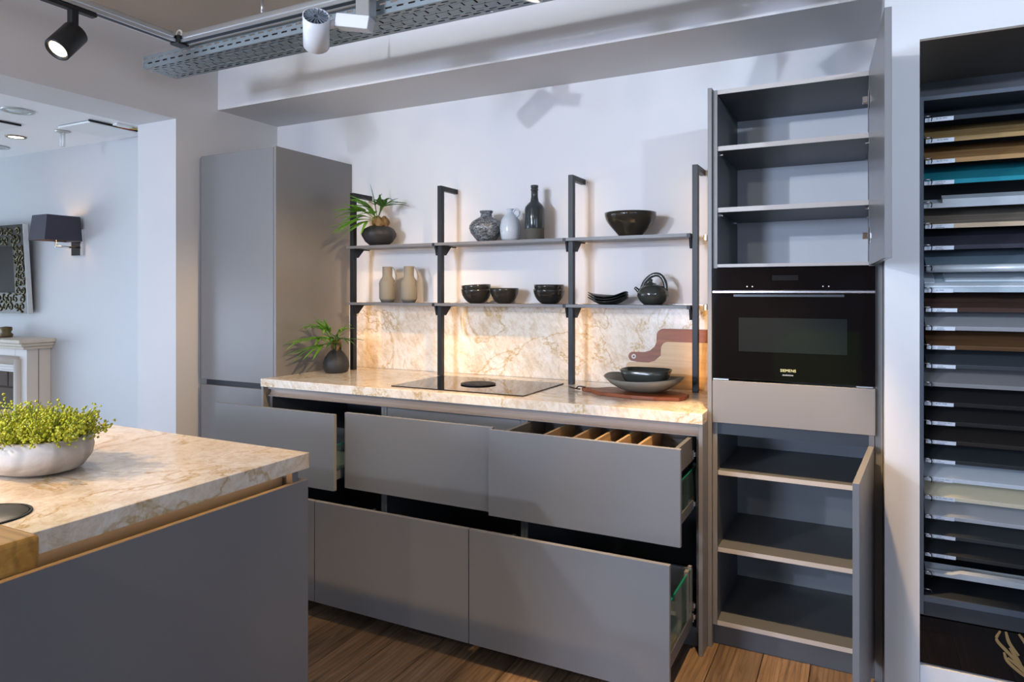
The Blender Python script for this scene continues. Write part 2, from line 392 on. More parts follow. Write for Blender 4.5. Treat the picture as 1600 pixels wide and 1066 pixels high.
# hob
hb = thing('induction_hob', 'black glass induction hob with round central vent', 'hob', (-1.765, 3.08, ZT))
box('glass_plate', -2.14, -1.389, 2.836, 3.318, ZT+.0003, ZT+.005, BGLASS, hb, .0012)
lathe('vent_ring', [(0, .0052), (.088, .0052), (.092, .010), (.085, .0115), (0.078, .0085), (0, .0085)], mat('vent_black', (.012, .012, .013), .5), hb, (-1.765, 3.076, ZT), 40)
boxes('vent_grille', [(-1.765-math.sqrt(.074**2-q*q), -1.765+math.sqrt(.074**2-q*q), 3.076+q-.004, 3.076+q+.004, ZT+.0088, ZT+.0118) for q in [-.06+.02*i for i in range(7)]], BLACKM, hb)

# ------------------------------------------------------------------ shelf rack
rk = thing('shelf_rack', 'black post rack with two tiers of grey shelves and warm backlight', 'shelf rack', (-1.77, 3.35, ZT))
PX = [-2.822, -2.180, -1.368, -.727]; PY0, PY1 = 3.325, 3.358; pw = .027
for i, x in enumerate(PX):
    bm = bmesh.new(); add_box(bm, x, x+pw, PY0, PY1, ZT+.0005, 2.057, .001); add_box(bm, x, x+pw, PY1-.001, YW-.0005, 2.03, 2.057, .001)
    bmobj('post', bm, BLACKM, rk)
    bm = bmesh.new()
    for z0, z1 in ((ZT+.03, 1.36), (1.385, 1.705), (1.735, 2.01)): add_box(bm, x+.007, x+pw-.007, PY1+.0005, PY1+.003, z0, z1)
    bmobj('led_strip', bm, LED, rk)
SHELF = mat('shelf_grey', (.17, .165, .165), .4)
for (zb, zt_) in ((1.366, 1.381), (1.711, 1.727)):
    for i in range(3):
        a, b = PX[i], PX[i+1]
        lft = a-(.003 if i else .006)
        pts = [(lft, 3.30), (b-.021, 3.30), (b-.021, 3.476), (a+pw+.001, 3.476), (a+pw+.001, PY0-.001), (lft, PY0-.001)]
        prism('shelf', pts, zb, zt_, 'Z', SHELF, rk)
        box('shelf_end', b-.0205, b-.0045, 3.302, 3.476, zb-.003, zt_, BLACKM, rk)
        # gusset brackets at both ends
        for x in (a+pw+.001, b-.013):
            bm = bmesh.new(); add_prism(bm, [(PY0-.012, zb-.0005), (PY1+.06, zb-.0005), (PY1, zb-.055), (PY0+.004, zb-.055)], x, x+.012, 'X')
            add_box(bm, x, x+.012, 3.40, 3.47, zb-.006, zb-.0005)
            bmobj('bracket', bm, BLACKM, rk)
for z in (1.37, 1.71):
    box('wall_fixing', -.69, -.675, 3.40, YW-.03, z-.012, z+.014, mat('fixing_brass', (.5, .4, .28), .3, metal=.6), rk)

# ------------------------------------------------------------------ right tall oven housing
tc_ = thing('oven_cabinet', 'tall greige oven housing with open doors and bare shelves', 'cabinet', (-.25, 3.15, 0))
CY = 2.879
box('side_panel', -.5625, -.546, 2.859, 3.495, 0, 2.279, LACQ2, tc_, .001)
box('side_panel', .041, .068, 2.885, 3.495, .0, 2.27, LACQ, tc_, .001)
for q in ((-.545, -.527), (.022, .040)): box('carcass_side', *q, CY, 3.40, .087, 2.271, CARC, tc_)
for q in ((-.545, -.527), (.022, .040)): box('carcass_edging', *q, CY-.002, CY, .087, 2.271, LACQ2, tc_)
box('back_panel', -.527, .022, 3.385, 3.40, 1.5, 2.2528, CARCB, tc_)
box('back_panel', -.527, .022, 3.385, 3.40, .087, .93, mat('carcass_back_shaded', (.2, .215, .235), .45), tc_)  # darker copy of the back panel, shade of the low compartment in its colour
def shelf(z0, z1, yb=3.384, y0=CY):
    o = box('shelf', -.5265, .0215, y0, yb, z0, z1, CARC, tc_)
    box('front_edge', -.5265, .0215, y0-.0015, y0, z0, z1, EDGE, o)
shelf(2.253, 2.271, 3.40); shelf(2.023, 2.042, y0=2.885); shelf(1.772, 1.791, y0=2.885); shelf(1.547, 1.560)
shelf(.698, .716, y0=2.89); shelf(.383, .401, y0=2.89); shelf(.087, .105)
box('top_channel', -.527, .022, CY+.001, CY+.03, .868, .918, mat('channel_blue', (.045, .055, .068), .4), tc_)
box('mid_board', -.5265, .0215, CY+.03, 3.384, .87, .886, CARC, tc_)
box('plinth', -.545, .040, 2.903, 2.918, 0, .087, CARC, tc_)
box('drawer', -.543, .043, 2.858, 2.877, .917, 1.089, LACQ2, tc_, .0012)
# shelf pegs
bm = bmesh.new()
for z in (2.02, 1.769, .695, .380):
    for y in (2.93, 3.3):
        for x0, x1 in ((-.527, -.515), (.010, .022)): add_box(bm, x0, x1, y, y+.008, z-.008, z)
bmobj('shelf_peg', bm, CHROME, tc_)
def hinge(parent, x, y, z):
    bm = bmesh.new(); add_box(bm, x-.004, x, y, y+.05, z-.03, z+.03, .001); add_box(bm, x-.022, x-.004, y+.016, y+.045, z-.012, z+.012, .002)
    bmobj('hinge', bm, CHROME, parent)
# upper door, open a little past a right angle
MU = Matrix.Translation((.023, 2.862, 0)) @ Matrix.Rotation(math.radians(3.3), 4, 'Z')
du = box('door', 0, .019, -.597, 0, 1.546, 2.274, LACQ, tc_, .001, 1, MU)
hinge(du, .0225, 2.84, 2.16); hinge(du, .0225, 2.84, 1.655)
ML = Matrix.Translation((.020, 2.862, 0)) @ Matrix.Rotation(math.radians(-4.6), 4, 'Z')
dl = box('door', 0, .019, -.575, 0, .09, .877, LACQ, tc_, .001, 1, ML)
hinge(dl, .0195, 2.85, .76); hinge(dl, .0195, 2.85, .2)
# oven
ov = thing('oven', 'built-in black glass compact oven above a greige drawer', 'oven', (-.25, 3.1, 1.095))
box('oven_body', -.52, .015, 2.8785, 3.35, 1.10, 1.54, mat('oven_steel', (.12, .12, .13), .4, metal=.6), ov)
box('control_panel', -.543, .043, 2.857, 2.878, 1.454, 1.543, BGLASS, ov, .001)
door = box('oven_door', -.543, .043, 2.857, 2.878, 1.098, 1.441, BGLASS, ov, .001)
box('handle_bar', -.543, .043, 2.849, 2.876, 1.442, 1.4525, mat('handle_steel', (.42, .42, .45), .25, metal=.95), ov, .002)
box('handle_slot', -.46, -.06, 2.8565, 2.858, 1.428, 1.437, mat('slot_steel', (.05, .055, .06), .3, metal=.5), door)
box('inner_window', -.44, -.05, 2.8555, 2.8572, 1.21, 1.345, mat('oven_window', (.012, .016, .018), .05, spec=.5), door)
for q in ((-.54, -.48), (-.02, .035)): box('seal_strip', *q, 2.859, 2.877, 1.0915, 1.096, ALU, ov)
PRW = mat('print_white', (.7, .72, .75), .5); PRY = mat('print_yellow', (.75, .72, .35), .4, metal=.3)
text('brand_lettering', 'SIEMENS', .0155, PRY, door, face_front(-.285, 2.8562, 1.136))
text('series_lettering', 'studioLine', .0095, PRW, door, face_front(-.277, 2.8562, 1.121))
bm = bmesh.new()
for x in (-.41, -.39, -.135, -.115): add_box(bm, x, x+.004, 2.8562, 2.8569, 1.466, 1.4705)
bmobj('touch_symbols', bm, PRW, ov)
box('display', -.315, -.22, 2.8562, 2.8569, 1.492, 1.512, mat('display_off', (.012, .014, .016), .1), ov)

# ------------------------------------------------------------------ sample rack in the niche
sr = thing('sample_rack', 'dark rack of tilted front samples in the wall niche', 'rack', (.6, 3.0, 0))
NAVY = mat('rack_navy', (.055, .07, .095), .45); NAVD = mat('rack_dark', (.022, .026, .032), .45)
box('upright', NX0+.001, NX0+.012, NYF+.002, 3.28, .34, 2.118, NAVY, sr); box('upright', NX1-.013, NX1-.002, NYF+.002, 3.28, .34, 2.118, NAVY, sr)
box('top_rail', NX0+.012, NX1-.013, NYF+.004, 3.28, 2.104, 2.118, NAVY, sr)
box('base_front', NX0+.012, NX1-.013, NYF+.01, 3.28, .335, .405, NAVD, sr); box('base_rail', NX0+.012, NX1-.013, NYF+.003, NYF+.01, .385, .405, NAVY, sr)
lp = box('base_panel', NX0+.001, NX1-.002, NYF+.006, NYF+.02, .172, .331, BGLASS, sr)
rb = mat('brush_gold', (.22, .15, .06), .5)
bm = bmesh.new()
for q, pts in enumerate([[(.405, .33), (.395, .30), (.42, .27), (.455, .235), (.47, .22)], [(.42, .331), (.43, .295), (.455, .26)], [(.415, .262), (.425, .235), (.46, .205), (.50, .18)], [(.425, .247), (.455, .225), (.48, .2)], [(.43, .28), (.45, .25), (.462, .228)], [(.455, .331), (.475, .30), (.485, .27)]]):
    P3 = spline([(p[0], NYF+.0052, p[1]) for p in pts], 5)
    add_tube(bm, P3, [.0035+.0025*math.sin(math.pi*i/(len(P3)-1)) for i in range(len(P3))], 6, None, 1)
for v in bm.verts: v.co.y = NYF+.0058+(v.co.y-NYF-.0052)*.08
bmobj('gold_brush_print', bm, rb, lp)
box('plinth', NX0+.001, NX1-.002, NYF-.002, 3.28, 0, .166, mat('plinth_white', (.75, .78, .82), .35, var=.08), sr)
def zrow(y): # height of a sample's front edge from its row
    return 1.45-(y-455.1)*(2.80*.8907-.19*.4545)/1072.4
OAKL = wood_mat('sample_oak', (.42, .32, .2), (.52, .4, .27), (.6, .48, .33), 'X', 1, .5); WAL = wood_mat('sample_walnut', (.05, .025, .012), (.11, .055, .025), (.17, .09, .04), 'X', 1, .45)
WALR = wood_mat('sample_dark_walnut', (.03, .015, .012), (.06, .032, .025), (.09, .05, .04), 'X', 1, .45); OCH = wood_mat('sample_ochre_oak', (.24, .14, .05), (.36, .23, .09), (.42, .28, .12), 'X', 1, .5)
ORG = wood_mat('sample_orange_oak', (.26, .13, .05), (.38, .21, .08), (.45, .27, .12), 'X', 1, .5); GREYO = wood_mat('sample_grey_oak', (.16, .13, .1), (.22, .18, .14), (.28, .23, .18), 'X', 1, .5)
BRUSH = mat('brushed_steel', (.62, .68, .72), .35, metal=.35, var=.08, vscale=50)
def pm(n, c, r=.4): return mat(n, c, r)
samples = [
 (189, pm('s_graph', (.04, .05, .062)), None, 'BL/GL 9999', 'dark graphite panel sample, topmost in the rack'),
 (222, OCH, None, 'BL/GL 8800', 'ochre oak front sample second from the top of the rack'),
 (254.5, ORG, None, 'BL/GL 7712', 'orange-brown oak front sample above the teal one'),
 (287, pm('s_teal', (.02, .24, .30)), None, 'MATTE M', 'teal lacquer front sample in the wall rack'),
 (322, BRUSH, 'step', None, 'brushed steel handle profile with a raised step'),
 (354.6, GREYO, OAKL, 'CLAP', 'grey oak front sample with pale oak edge'),
 (388, pm('s_plum', (.045, .045, .06)), None, 'SMART', 'dark plum-grey front sample under the pale oak edge'),
 (420, pm('s_bluegrey', (.16, .22, .27)), BRUSH, 'round', 'blue-grey sample with rounded polished steel edge'),
 (454, pm('s_framed', (.45, .54, .58)), 'frame', 'GL 7040', 'white framed panel sample with recessed centre'),
 (484, WALR, None, 'RIVA', 'very dark walnut sample below the white framed panel'),
 (512.5, pm('s_stonegrey', (.30, .31, .33)), None, 'SMART', 'stone grey front sample between two walnut ones'),
 (542, WAL, None, 'MONTANA', 'figured walnut front sample with warm brown edge'),
 (571, pm('s_slate', (.05, .06, .07)), None, 'CLAP', 'slate dark front sample right below the figured walnut'),
 (600, pm('s_taupe', (.25, .25, .255)), None, None, 'taupe grey front sample without lettering'),
 (629.5, pm('s_black1', (.022, .022, .024)), None, 'BL/GL 9908', 'black gloss sample directly under the taupe grey one'),
 (659, pm('s_black2', (.024, .024, .025)), None, 'RESOPAL PRO', 'black matt sample, second of the four black ones'),
 (688.5, pm('s_black3', (.027, .024, .022)), None, 'PALAZZO', 'brownish black sample, third of the four black ones'),
 (718, pm('s_black4', (.03, .035, .04)), None, 'PUR', 'anthracite sample right above the pale blue-white one'),
 (746.5, pm('s_paleblue', (.58, .64, .70)), None, 'RESOPAL PRO', 'pale blue-white front sample above the cream one'),
 (775, pm('s_cream', (.66, .60, .44)), None, 'BL/GL 1700-1708', 'cream yellow front sample in the lower rack'),
 (805, pm('s_silver', (.40, .42, .45)), None, 'TOP', 'silver grey front sample below the cream one'),
 (834.5, pm('s_dark1', (.04, .045, .05)), None, 'TOP', 'dark grey sample just below the silver grey one'),
 (864, pm('s_dark2', (.026, .028, .03)), None, 'RESOPAL SL', 'near-black sample above the notched aluminium profile'),
 (893, BRUSH, 'notch', None, 'notched aluminium profile, lowest piece in the rack'),
]
LBL = mat('label_paper', (.68, .74, .82), .5); INK = mat('label_ink', (.05, .06, .08), .6)
TH, DEP, TILT = .0155, .21, math.radians(22)
SX0, SX1, SY = .196, .80, 2.795
def hook(z):
    bm = bmesh.new()
    add_tube(bm, [(NX0+.012, SY-.018, z+.010), (NX0+.034, SY-.02, z+.0095)], .0022, 8)
    o = bmobj('hook_pin', bm, CHROME, sr, True)
    add = bmesh.new(); add_tube(add, spline([(NX0+.032, SY-.012, z+.010), (NX0+.037, SY-.018, z+.007), (NX0+.0385, SY-.019, z), (NX0+.037, SY-.016, z-.008)], 4), .0019, 6)
    bmobj('hook', add, BLACKM, sr, True)
for i, (ypx, m, em, txt, lab) in enumerate(samples):
    z = zrow(ypx); s = thing('sample_board', lab, 'sample', (.5, SY, z), 'front samples in the wall rack')
    M = Matrix.Translation((0, SY, z)) @ Matrix.Rotation(TILT, 4, 'X')
    x0 = SX0 + random.uniform(-.004, .004)
    if em == 'step' or em == 'notch':
        if em == 'step':
            bm = bmesh.new(); add_box(bm, x0, SX1, 0, .05, -.010, .006); add_box(bm, x0+.055, SX1-.12, .0, .05, .006, .020)
            bmobj('profile', bm, BRUSH, s); [setattr(v, 'co', M @ v.co) for v in s.children[0].data.vertices]
        else:
            prism('profile', [(x0, -.008), (SX1, -.008), (SX1, .016), (x0+.1, .016), (x0+.08, .006), (x0, .004)], 0, .018, 'Y', BRUSH, s, M)
            box('flange', x0, SX1, .018, .06, -.008, -.004, BRUSH, s, 0, 1, M)
    else:
        box('panel', x0, SX1, .0012, DEP, -TH/2, TH/2, m, s, .0008, 1, M)
        edge = m if not isinstance(em, bpy.types.Material) else em
        if txt == 'round':
            bm = bmesh.new(); add_tube(bm, [(x0, .0, .0), (SX1, .0, .0)], .0135, 14); [setattr(v, 'co', M @ v.co) for v in bm.verts]; bmobj('edge_profile', bm, BRUSH, s, True); txt = None
        elif em is not None and em != 'frame': box('edge_band', x0, SX1, -.0012, .0010, -TH/2, TH/2, edge, s, 0, 1, M)
        if em == 'frame':
            fm = pm('s_framewhite', (.62, .68, .72))
            box('frame_rail', x0, SX1, .002, .035, TH/2, TH/2+.008, fm, s, .003, 1, M)
            box('frame_stile', x0, x0+.035, .036, DEP, TH/2, TH/2+.008, fm, s, .003, 1, M); box('raised_field', x0+.065, SX1-.06, .06, DEP, TH/2, TH/2+.006, fm, s, .004, 1, M)
    if txt:
        wlab = .088+random.uniform(-.004, .006)
        lb = box('label', x0+.001, x0+wlab, -.0022, -.0014, -TH/2+.0008, TH/2-.0008, LBL, s, 0, 1, M)
        text('lettering', txt, .0068, INK, lb, M @ face_front(x0+.034, -.0024, -.0005 if len(txt) < 9 else .0))
        if 'BL/GL' not in txt and txt != 'GL 7040': box('fine_print', x0+.032, x0+.058, -.0025, -.0023, -.0052, -.0036, INK, lb, 0, 1, M)
    hook(z)
hook(zrow(920))

# ------------------------------------------------------------------ island
IX1, IY1, IX0, IY0 = -1.484, 1.565, -3.15, .15
it = thing('kitchen_island', 'kitchen island with cream stone top in the left foreground', 'island', (-2.3, .85, 0))
box('stone_top', IX0, IX1, IY0, IY1, .917, ZT, STONE, it, .002, 2)
box('side_panel', IX1-.019, IX1-.001, IY0+.004, IY1-.004, 0, .884, LACQ, it, .001)
box('end_panel', IX0, IX1-.0195, IY1-.023, IY1-.004, 0, .884, LACQ, it, .001)
box('body', IX0+.02, IX1-.06, IY0+.02, IY1-.05, .05, .9165, CARC, it)
box('grip_channel', IX1-.059, IX1-.02, IY0+.02, IY1-.05, .83, .836, mat('channel_bronze', (.05, .035, .025), .4, metal=.3), it)
box('led_strip', IX1-.040, IX1-.034, IY0+.02, IY1-.06, .9125, .9160, mat('led_island', (1, .8, .5), .5, emit=(1, .50, .14), estr=16), it)
box('corner_bracket', IX1-.045, IX1-.022, IY1-.048, IY1-.025, .836, .9165, LACQ2, it)
# power socket cover
sk = thing('pop_up_socket', 'flat black round pop-up socket lid on the island top', 'socket', (-1.70, .80, ZT))
lathe('lid', [(0, .003), (.078, .003), (.082, .0005), (.082, .0003), (0, .0003)], mat('socket_black', (.012, .013, .012), .4), sk, (-1.685, .8, ZT), 40)
lathe('rim', [(.0825, .0003), (.0825, .0036), (.0865, .0030), (.087, .0003)], BLACKM, sk, (-1.685, .8, ZT), 40)
# butcher board
tag(box('butcher_block', -1.98, -1.285, .18, .698, ZT+.0006, 1.024, wood_mat('oak_block', (.38, .15, .025), (.56, .27, .05), (.64, .35, .08), 'X', .8, .45), None, .009, 3), 'thick oak butcher block overhanging the island edge', 'chopping board')
# planted bowl
BX, BY = -2.02, 1.08
MB_ = Matrix.Translation((BX, BY, ZT)) @ Matrix.Rotation(math.radians(-6), 4, 'Z')
pb = thing('planter_bowl', 'whitewashed oval wooden bowl with green boxwood sprigs on the island', 'planter', (BX, BY, ZT))
WASH = wood_mat('whitewash_wood', (.36, .31, .27), (.52, .495, .47), (.58, .57, .56), 'X', .35, .6)
prof = [(0, .001), (.10, .001), (.135, .012), (.158, .04), (.163, .065), (.156, .092), (.148, .096), (.142, .090), (.146, .07), (.13, .06), (0, .055)]
bm = bmesh.new(); add_lathe(bm, prof, 48, (0, 0, 0), 1.12, .80, MB_); bmobj('bowl', bm, WASH, pb, True)
bm = bmesh.new(); add_lathe(bm, [(0, .078), (.1, .078), (.145, .066)], 24, (0, 0, 0), 1.10, .78, MB_); bmobj('moss', bm, mat('moss_soil', (.07, .075, .02), .9), pb, True)
rs = random.Random(3)
bml = bmesh.new(); bms = bmesh.new()
def octa(bm_, p, r, d):
    d = d.normalized(); s = d.cross(Vector((.3, .7, .2))).normalized(); u_ = d.cross(s)
    v = [bm_.verts.new(p+q*r) for q in (d*1.25, -d*.9, s, -s, u_, -u_)]
    for a, b, c in ((0, 2, 4), (0, 4, 3), (0, 3, 5), (0, 5, 2), (1, 4, 2), (1, 3, 4), (1, 5, 3), (1, 2, 5)): bm_.faces.new((v[a], v[b], v[c]))
for k in range(330):
    th = rs.uniform(0, 6.283); rr = math.sqrt(rs.random())
    ex, ey = rr*.155*math.cos(th), rr*.105*math.sin(th)
    base = Vector((ex, ey, .075)); d = Vector((ex*2.2+rs.uniform(-.12, .12), ey*2.6+rs.uniform(-.12, .12), .30+rs.uniform(-.08, .12)))
    ln = rs.uniform(.075, .135)*(1 if d.length else 1)*(1.15-.35*rr) + (.018 if ex > .08 and ey > -.02 else 0)
    if -.07 < ex < .05: ln *= .74
    d.normalize(); pts = []
    for j in range(5):
        f_ = j/4; pts.append(base+d*ln*f_+Vector((rs.uniform(-.004, .004), rs.uniform(-.004, .004), -.02*f_*f_*rr)))
    add_tube(bms, pts, .0011, 4, MB_)
    for j in range(16):
        f_ = rs.uniform(.25, 1.02); p = base+d*ln*f_+Vector((rs.gauss(0, .009), rs.gauss(0, .009), rs.gauss(0, .008)-.02*f_*f_*rr))
        octa(bml, MB_ @ p, rs.uniform(.003, .005), Vector((rs.gauss(0, 1), rs.gauss(0, 1), rs.gauss(0, 1)+.6)))
LEAFY = mat('boxwood_leaf', (.40, .43, .025), .4, var=.45, vscale=90)
o = bmobj('foliage', bml, LEAFY, pb); o['kind'] = 'stuff'
bmobj('stems', bms, mat('boxwood_stem', (.14, .2, .03), .6), pb)
tag(lathe('dark_saucer', [(0, .001), (.06, .001), (.085, .008), (.082, .010), (.058, .004), (0, .004)], mat('saucer_dark', (.02, .022, .028), .4), None, (-2.58, 1.45, ZT), 32), 'dark flat saucer behind the boxwood bowl', 'saucer')

# ------------------------------------------------------------------ crockery on the rack
Z1, Z2 = 1.3815, 1.7275
BLKC = mat('black_glaze', (.022, .021, .018), .12, spec=.6); MATTC = mat('matt_clay', (.03, .03, .031), .55, var=.3, vscale=30, bump=.4, bscale=50)
def bowl_profile(r, h, foot, th=.006, curve=.55):
    n_ = 9; out = [(0, .0005), (foot, .0005)]
    for i in range(1, n_+1):
        f_ = i/n_; out.append((foot+(r-foot)*math.sin(f_*math.pi/2)**(curve*1.6), h*f_**1.25 if f_ < 1 else h))
    out.append((r-th*.6, h+.001)); out.append((r-th, h-.001))
    for i in range(n_-1, 0, -1):
        f_ = i/n_; out.append((max(0.004, foot+(r-foot)*math.sin(f_*math.pi/2)**(curve*1.6)-th), max(th, h*f_**1.25)))
    out.append((0, th)); return out
def bowl(name, x, y, z, r, h, foot, lab, m=BLKC, grp=None, tilt=0, curve=.55):
    M = Matrix.Translation((x, y, z)) @ Matrix.Rotation(tilt, 4, 'Y')
    bm = bmesh.new(); add_lathe(bm, bowl_profile(r, h, foot, .006, curve), 40, (0, 0, 0), 1, 1, M)
    return tag(bmobj(name, bm, m, None, True), lab, 'bowl', grp)
bowl('serving_bowl', -1.045, 3.365, Z2, .130, .118, .058, 'large dark brown glazed bowl alone on the top shelf', mat('brown_glaze', (.030, .025, .018), .1, spec=.6), curve=1.0)
G = 'small black bowls on the lower shelf'
bowl('bowl', -1.955, 3.385, Z1, .087, .079, .036, 'lower bowl of the leaning two-bowl stack nearest the carafes', grp=G)
bowl('bowl', -1.953, 3.385, Z1+.027, .084, .076, .034, 'tilted upper bowl of the stack nearest the carafes', grp=G, tilt=math.radians(-3))
bowl('bowl', -1.775, 3.385, Z1, .080, .085, .035, 'single black bowl between the two stacked pairs', grp=G)
bowl('bowl', -1.503, 3.385, Z1, .085, .079, .036, 'lower bowl of the pair next to the third post', grp=G)
bowl('bowl', -1.503, 3.385, Z1+.027, .082, .076, .034, 'upper bowl of the pair next to the third post', grp=G)
def wavy(p, t):
    return Vector((p.x, p.y, p.z + (p.x*p.x+p.y*p.y)*(1.15*math.cos(2*t)+.4*math.cos(3*t+1))))
for k, lab in enumerate(['bottom wavy black plate of the stack of three', 'middle wavy black plate of the stack of three', 'top wavy black plate of the stack of three']):
    rr_ = .1085-k*.001; z = Z1+k*.0125
    pf = [(0, .0005), (.05, .0005), (.075, .009), (rr_-.004, .024), (rr_, .026), (rr_-.004, .029), (.074, .0135), (.05, .006), (0, .006)]
    tag(lathe('plate', pf, BLKC, None, (-1.172, 3.385, z), 44, 1, .82, None, wavy), lab, 'plate', 'wavy black plates')
# teapot with overarching handle
tp = thing('teapot', 'dark green-grey teapot with overarching handle', 'teapot', (-.935, 3.385, Z1))
GLZ = mat('teapot_glaze', (.04, .042, .036), .12, spec=.65)
cx_, cy_ = -.935, 3.385
lathe('body', [(0, .001), (.045, .001), (.066, .02), (.078, .045), (.077, .062), (.068, .082), (.05, .096), (.032, .102), (0, .103)], GLZ, tp, (cx_, cy_, Z1), 40)
lathe('lid', [(.031, .100), (.030, .106), (.014, .111), (.009, .116), (.012, .124), (.008, .130), (0, .131)], GLZ, tp, (cx_-.012, cy_, Z1), 24)
tube('handle', spline([(cx_+.066, cy_, Z1+.07), (cx_+.060, cy_, Z1+.115), (cx_+.035, cy_, Z1+.148), (cx_-.002, cy_, Z1+.148), (cx_-.038, cy_, Z1+.118), (cx_-.058, cy_, Z1+.078)], 6), .0085, GLZ, tp, 10, None, 1.3)
tube('spout', spline([(cx_-.06, cy_-.01, Z1+.06), (cx_-.078, cy_-.014, Z1+.078), (cx_-.088, cy_-.016, Z1+.087)], 4), [.013, .012, .011, .010, .009, .009, .008, .0075, .007], GLZ, tp, 10)
# carafes
CLAY = mat('beige_clay', (.27, .235, .175), .7, bump=.15, bscale=120); CLAYD = mat('grey_clay_base', (.17, .16, .145), .6)
def carafe(x, lab):
    c = thing('carafe', lab, 'carafe', (x, 3.39, Z1), 'beige carafes'); q = (x, 3.39, Z1)
    lathe('body', [(0.046, .018), (.0495, .024), (.0505, .118), (.046, .132), (.033, .152), (.030, .160), (.030, .216), (.031, .218), (.027, .218), (.026, .16)], CLAY, c, q, 32)
    lathe('base', [(0, .001), (.036, .001), (.046, .0178)], CLAYD, c, q, 32)
    tube('handle', spline([(x+.024, 3.388, Z1+.214), (x+.048, 3.387, Z1+.208), (x+.066, 3.386, Z1+.168), (x+.064, 3.385, Z1+.128), (x+.048, 3.385, Z1+.102)], 5), .0045, CLAY, c, 8, None, .7)
carafe(-2.585, 'beige clay carafe nearer the first post'); carafe(-2.425, 'beige clay carafe nearer the second post')
# vase, jug, bottle
def mottled():
    m, n, L, b = nt('mottled_glaze'); tc = n.new('ShaderNodeTexCoord'); nz = n.new('ShaderNodeTexNoise'); nz.inputs['Scale'].default_value = 55; nz.inputs['Detail'].default_value = 8; nz.inputs['Distortion'].default_value = 1.2
    mp = n.new('ShaderNodeMapping'); mp.inputs['Scale'].default_value = (1, 1, 2.2); L.new(tc.outputs['Object'], mp.inputs[0]); L.new(mp.outputs[0], nz.inputs['Vector'])
    r = ramp(n, [(.40, (.025, .025, .03)), (.53, (.13, .145, .16)), (.68, (.34, .38, .42))]); L.new(nz.outputs['Fac'], r.inputs[0]); L.new(r.outputs[0], b.inputs['Base Color']); b.inputs['Roughness'].default_value = .4; return m
tag(lathe('vase', [(0, .001), (.045, .001), (.060, .016), (.088, .05), (.098, .078), (.095, .095), (.078, .118), (.05, .134), (.033, .142), (.031, .160), (.037, .168), (.038, .176), (.030, .177), (.027, .165), (.028, .14), (0, .13)], mottled(), None, (-1.893, 3.39, Z2), 40), 'squat black and grey mottled vase on the top shelf', 'vase')
jg = thing('jug', 'small pale glazed jug with ring handle beside the bottle', 'jug', (-1.733, 3.375, Z2))
PALE = mat('pale_glaze', (.50, .55, .60), .15, var=.08, vscale=120)
lathe('body', [(0, .001), (.042, .001), (.051, .014), (.057, .05), (.0575, .08), (.05, .115), (.034, .14), (.018, .152), (.017, .17), (.021, .174), (.021, .178), (.014, .178), (.012, .15), (0, .14)], PALE, jg, (-1.733, 3.375, Z2), 36)
tube('ring_handle', [(-1.733+.036+.019*math.cos(t_), 3.375, Z2+.153+.021*math.sin(t_)) for t_ in [math.pi*2*i/18 for i in range(18)]]+[(-1.733+.055, 3.375, Z2+.153)], .006, PALE, jg, 8)
bt = thing('bottle', 'tall dark green-black ceramic bottle with matt brown base', 'bottle', (-1.592, 3.39, Z2))
DGR = mat('bottle_glaze', (.035, .042, .042), .1, spec=.6)
lathe('body', [(.0535, .062), (.0545, .066), (.0545, .168), (.051, .182), (.038, .198), (.024, .210), (.019, .235), (.0185, .270), (.021, .272), (.021, .279), (.0185, .281), (.0185, .285), (.021, .287), (.021, .299), (.014, .301), (.012, .28)], DGR, bt, (-1.592, 3.39, Z2), 36)
lathe('base', [(0, .001), (.052, .001), (.0535, .004), (.0535, .0615)], mat('bottle_base', (.09, .08, .06), .75), bt, (-1.592, 3.39, Z2), 36)
# ------------------------------------------------------------------ fern pots
def frond(parent, p0, az, up, ln, width, fingers, mtl, seed):
    r = random.Random(seed); bm = bmesh.new()
    d = Vector((math.cos(az), math.sin(az), 0)); side = Vector((-math.sin(az), math.cos(az), 0))
    def P(s, off, droop=1): # s 0..1 along
        return Vector(p0)+d*(ln*s*math.cos(up))+Vector((0, 0, ln*(math.sin(up)*s-.42*droop*s*s)))+side*off
    def strip(cl, ws):
        rows = []
        for i, (p, w_) in enumerate(zip(cl, ws)):
            t_ = (cl[min(i+1, len(cl)-1)]-cl[max(i-1, 0)]).normalized(); s_ = t_.cross(Vector((0, 0, 1)))
            if s_.length < .1: s_ = side.copy()
            s_.normalize(); nrm = s_.cross(t_)
            rows.append([bm.verts.new(p-s_*w_+nrm*w_*.25), bm.verts.new(p+nrm*-.0006), bm.verts.new(p+s_*w_+nrm*w_*.25)])
        for a, b in zip(rows, rows[1:]):
            bm.faces.new((a[0], a[1], b[1], b[0])); bm.faces.new((a[1], a[2], b[2], b[1]))
    split = .48
    strip([P(split*1.08*i/5, 0) for i in range(6)], [.0022, .003, .0045, width*.45, width*.8, width*.9])
    for k in range(fingers):
        f_ = (k/(fingers-1)-.5)*2; spread = f_*ln*.42; l2 = 1-.18*abs(f_)+r.uniform(-.08, .08); dr = 1+r.uniform(-.3, .4)
        cl = []
        for i in range(7):
            q = i/6; s = split*.75+(l2-split*.75)*q
            base = P(s, spread*q**.9+f_*width*.5*(1-q), 1+(dr-1)*q); base.z -= abs(f_)*ln*.08*q; cl.append(base)
        strip(cl, [width*.42, width*.42, width*.38, width*.33, width*.26, width*.16, .0004])
    o = bmobj('frond', bm, mtl, parent, True)
    sm = o.modifiers.new('thick', 'SOLIDIFY'); sm.thickness = .0012
    return o
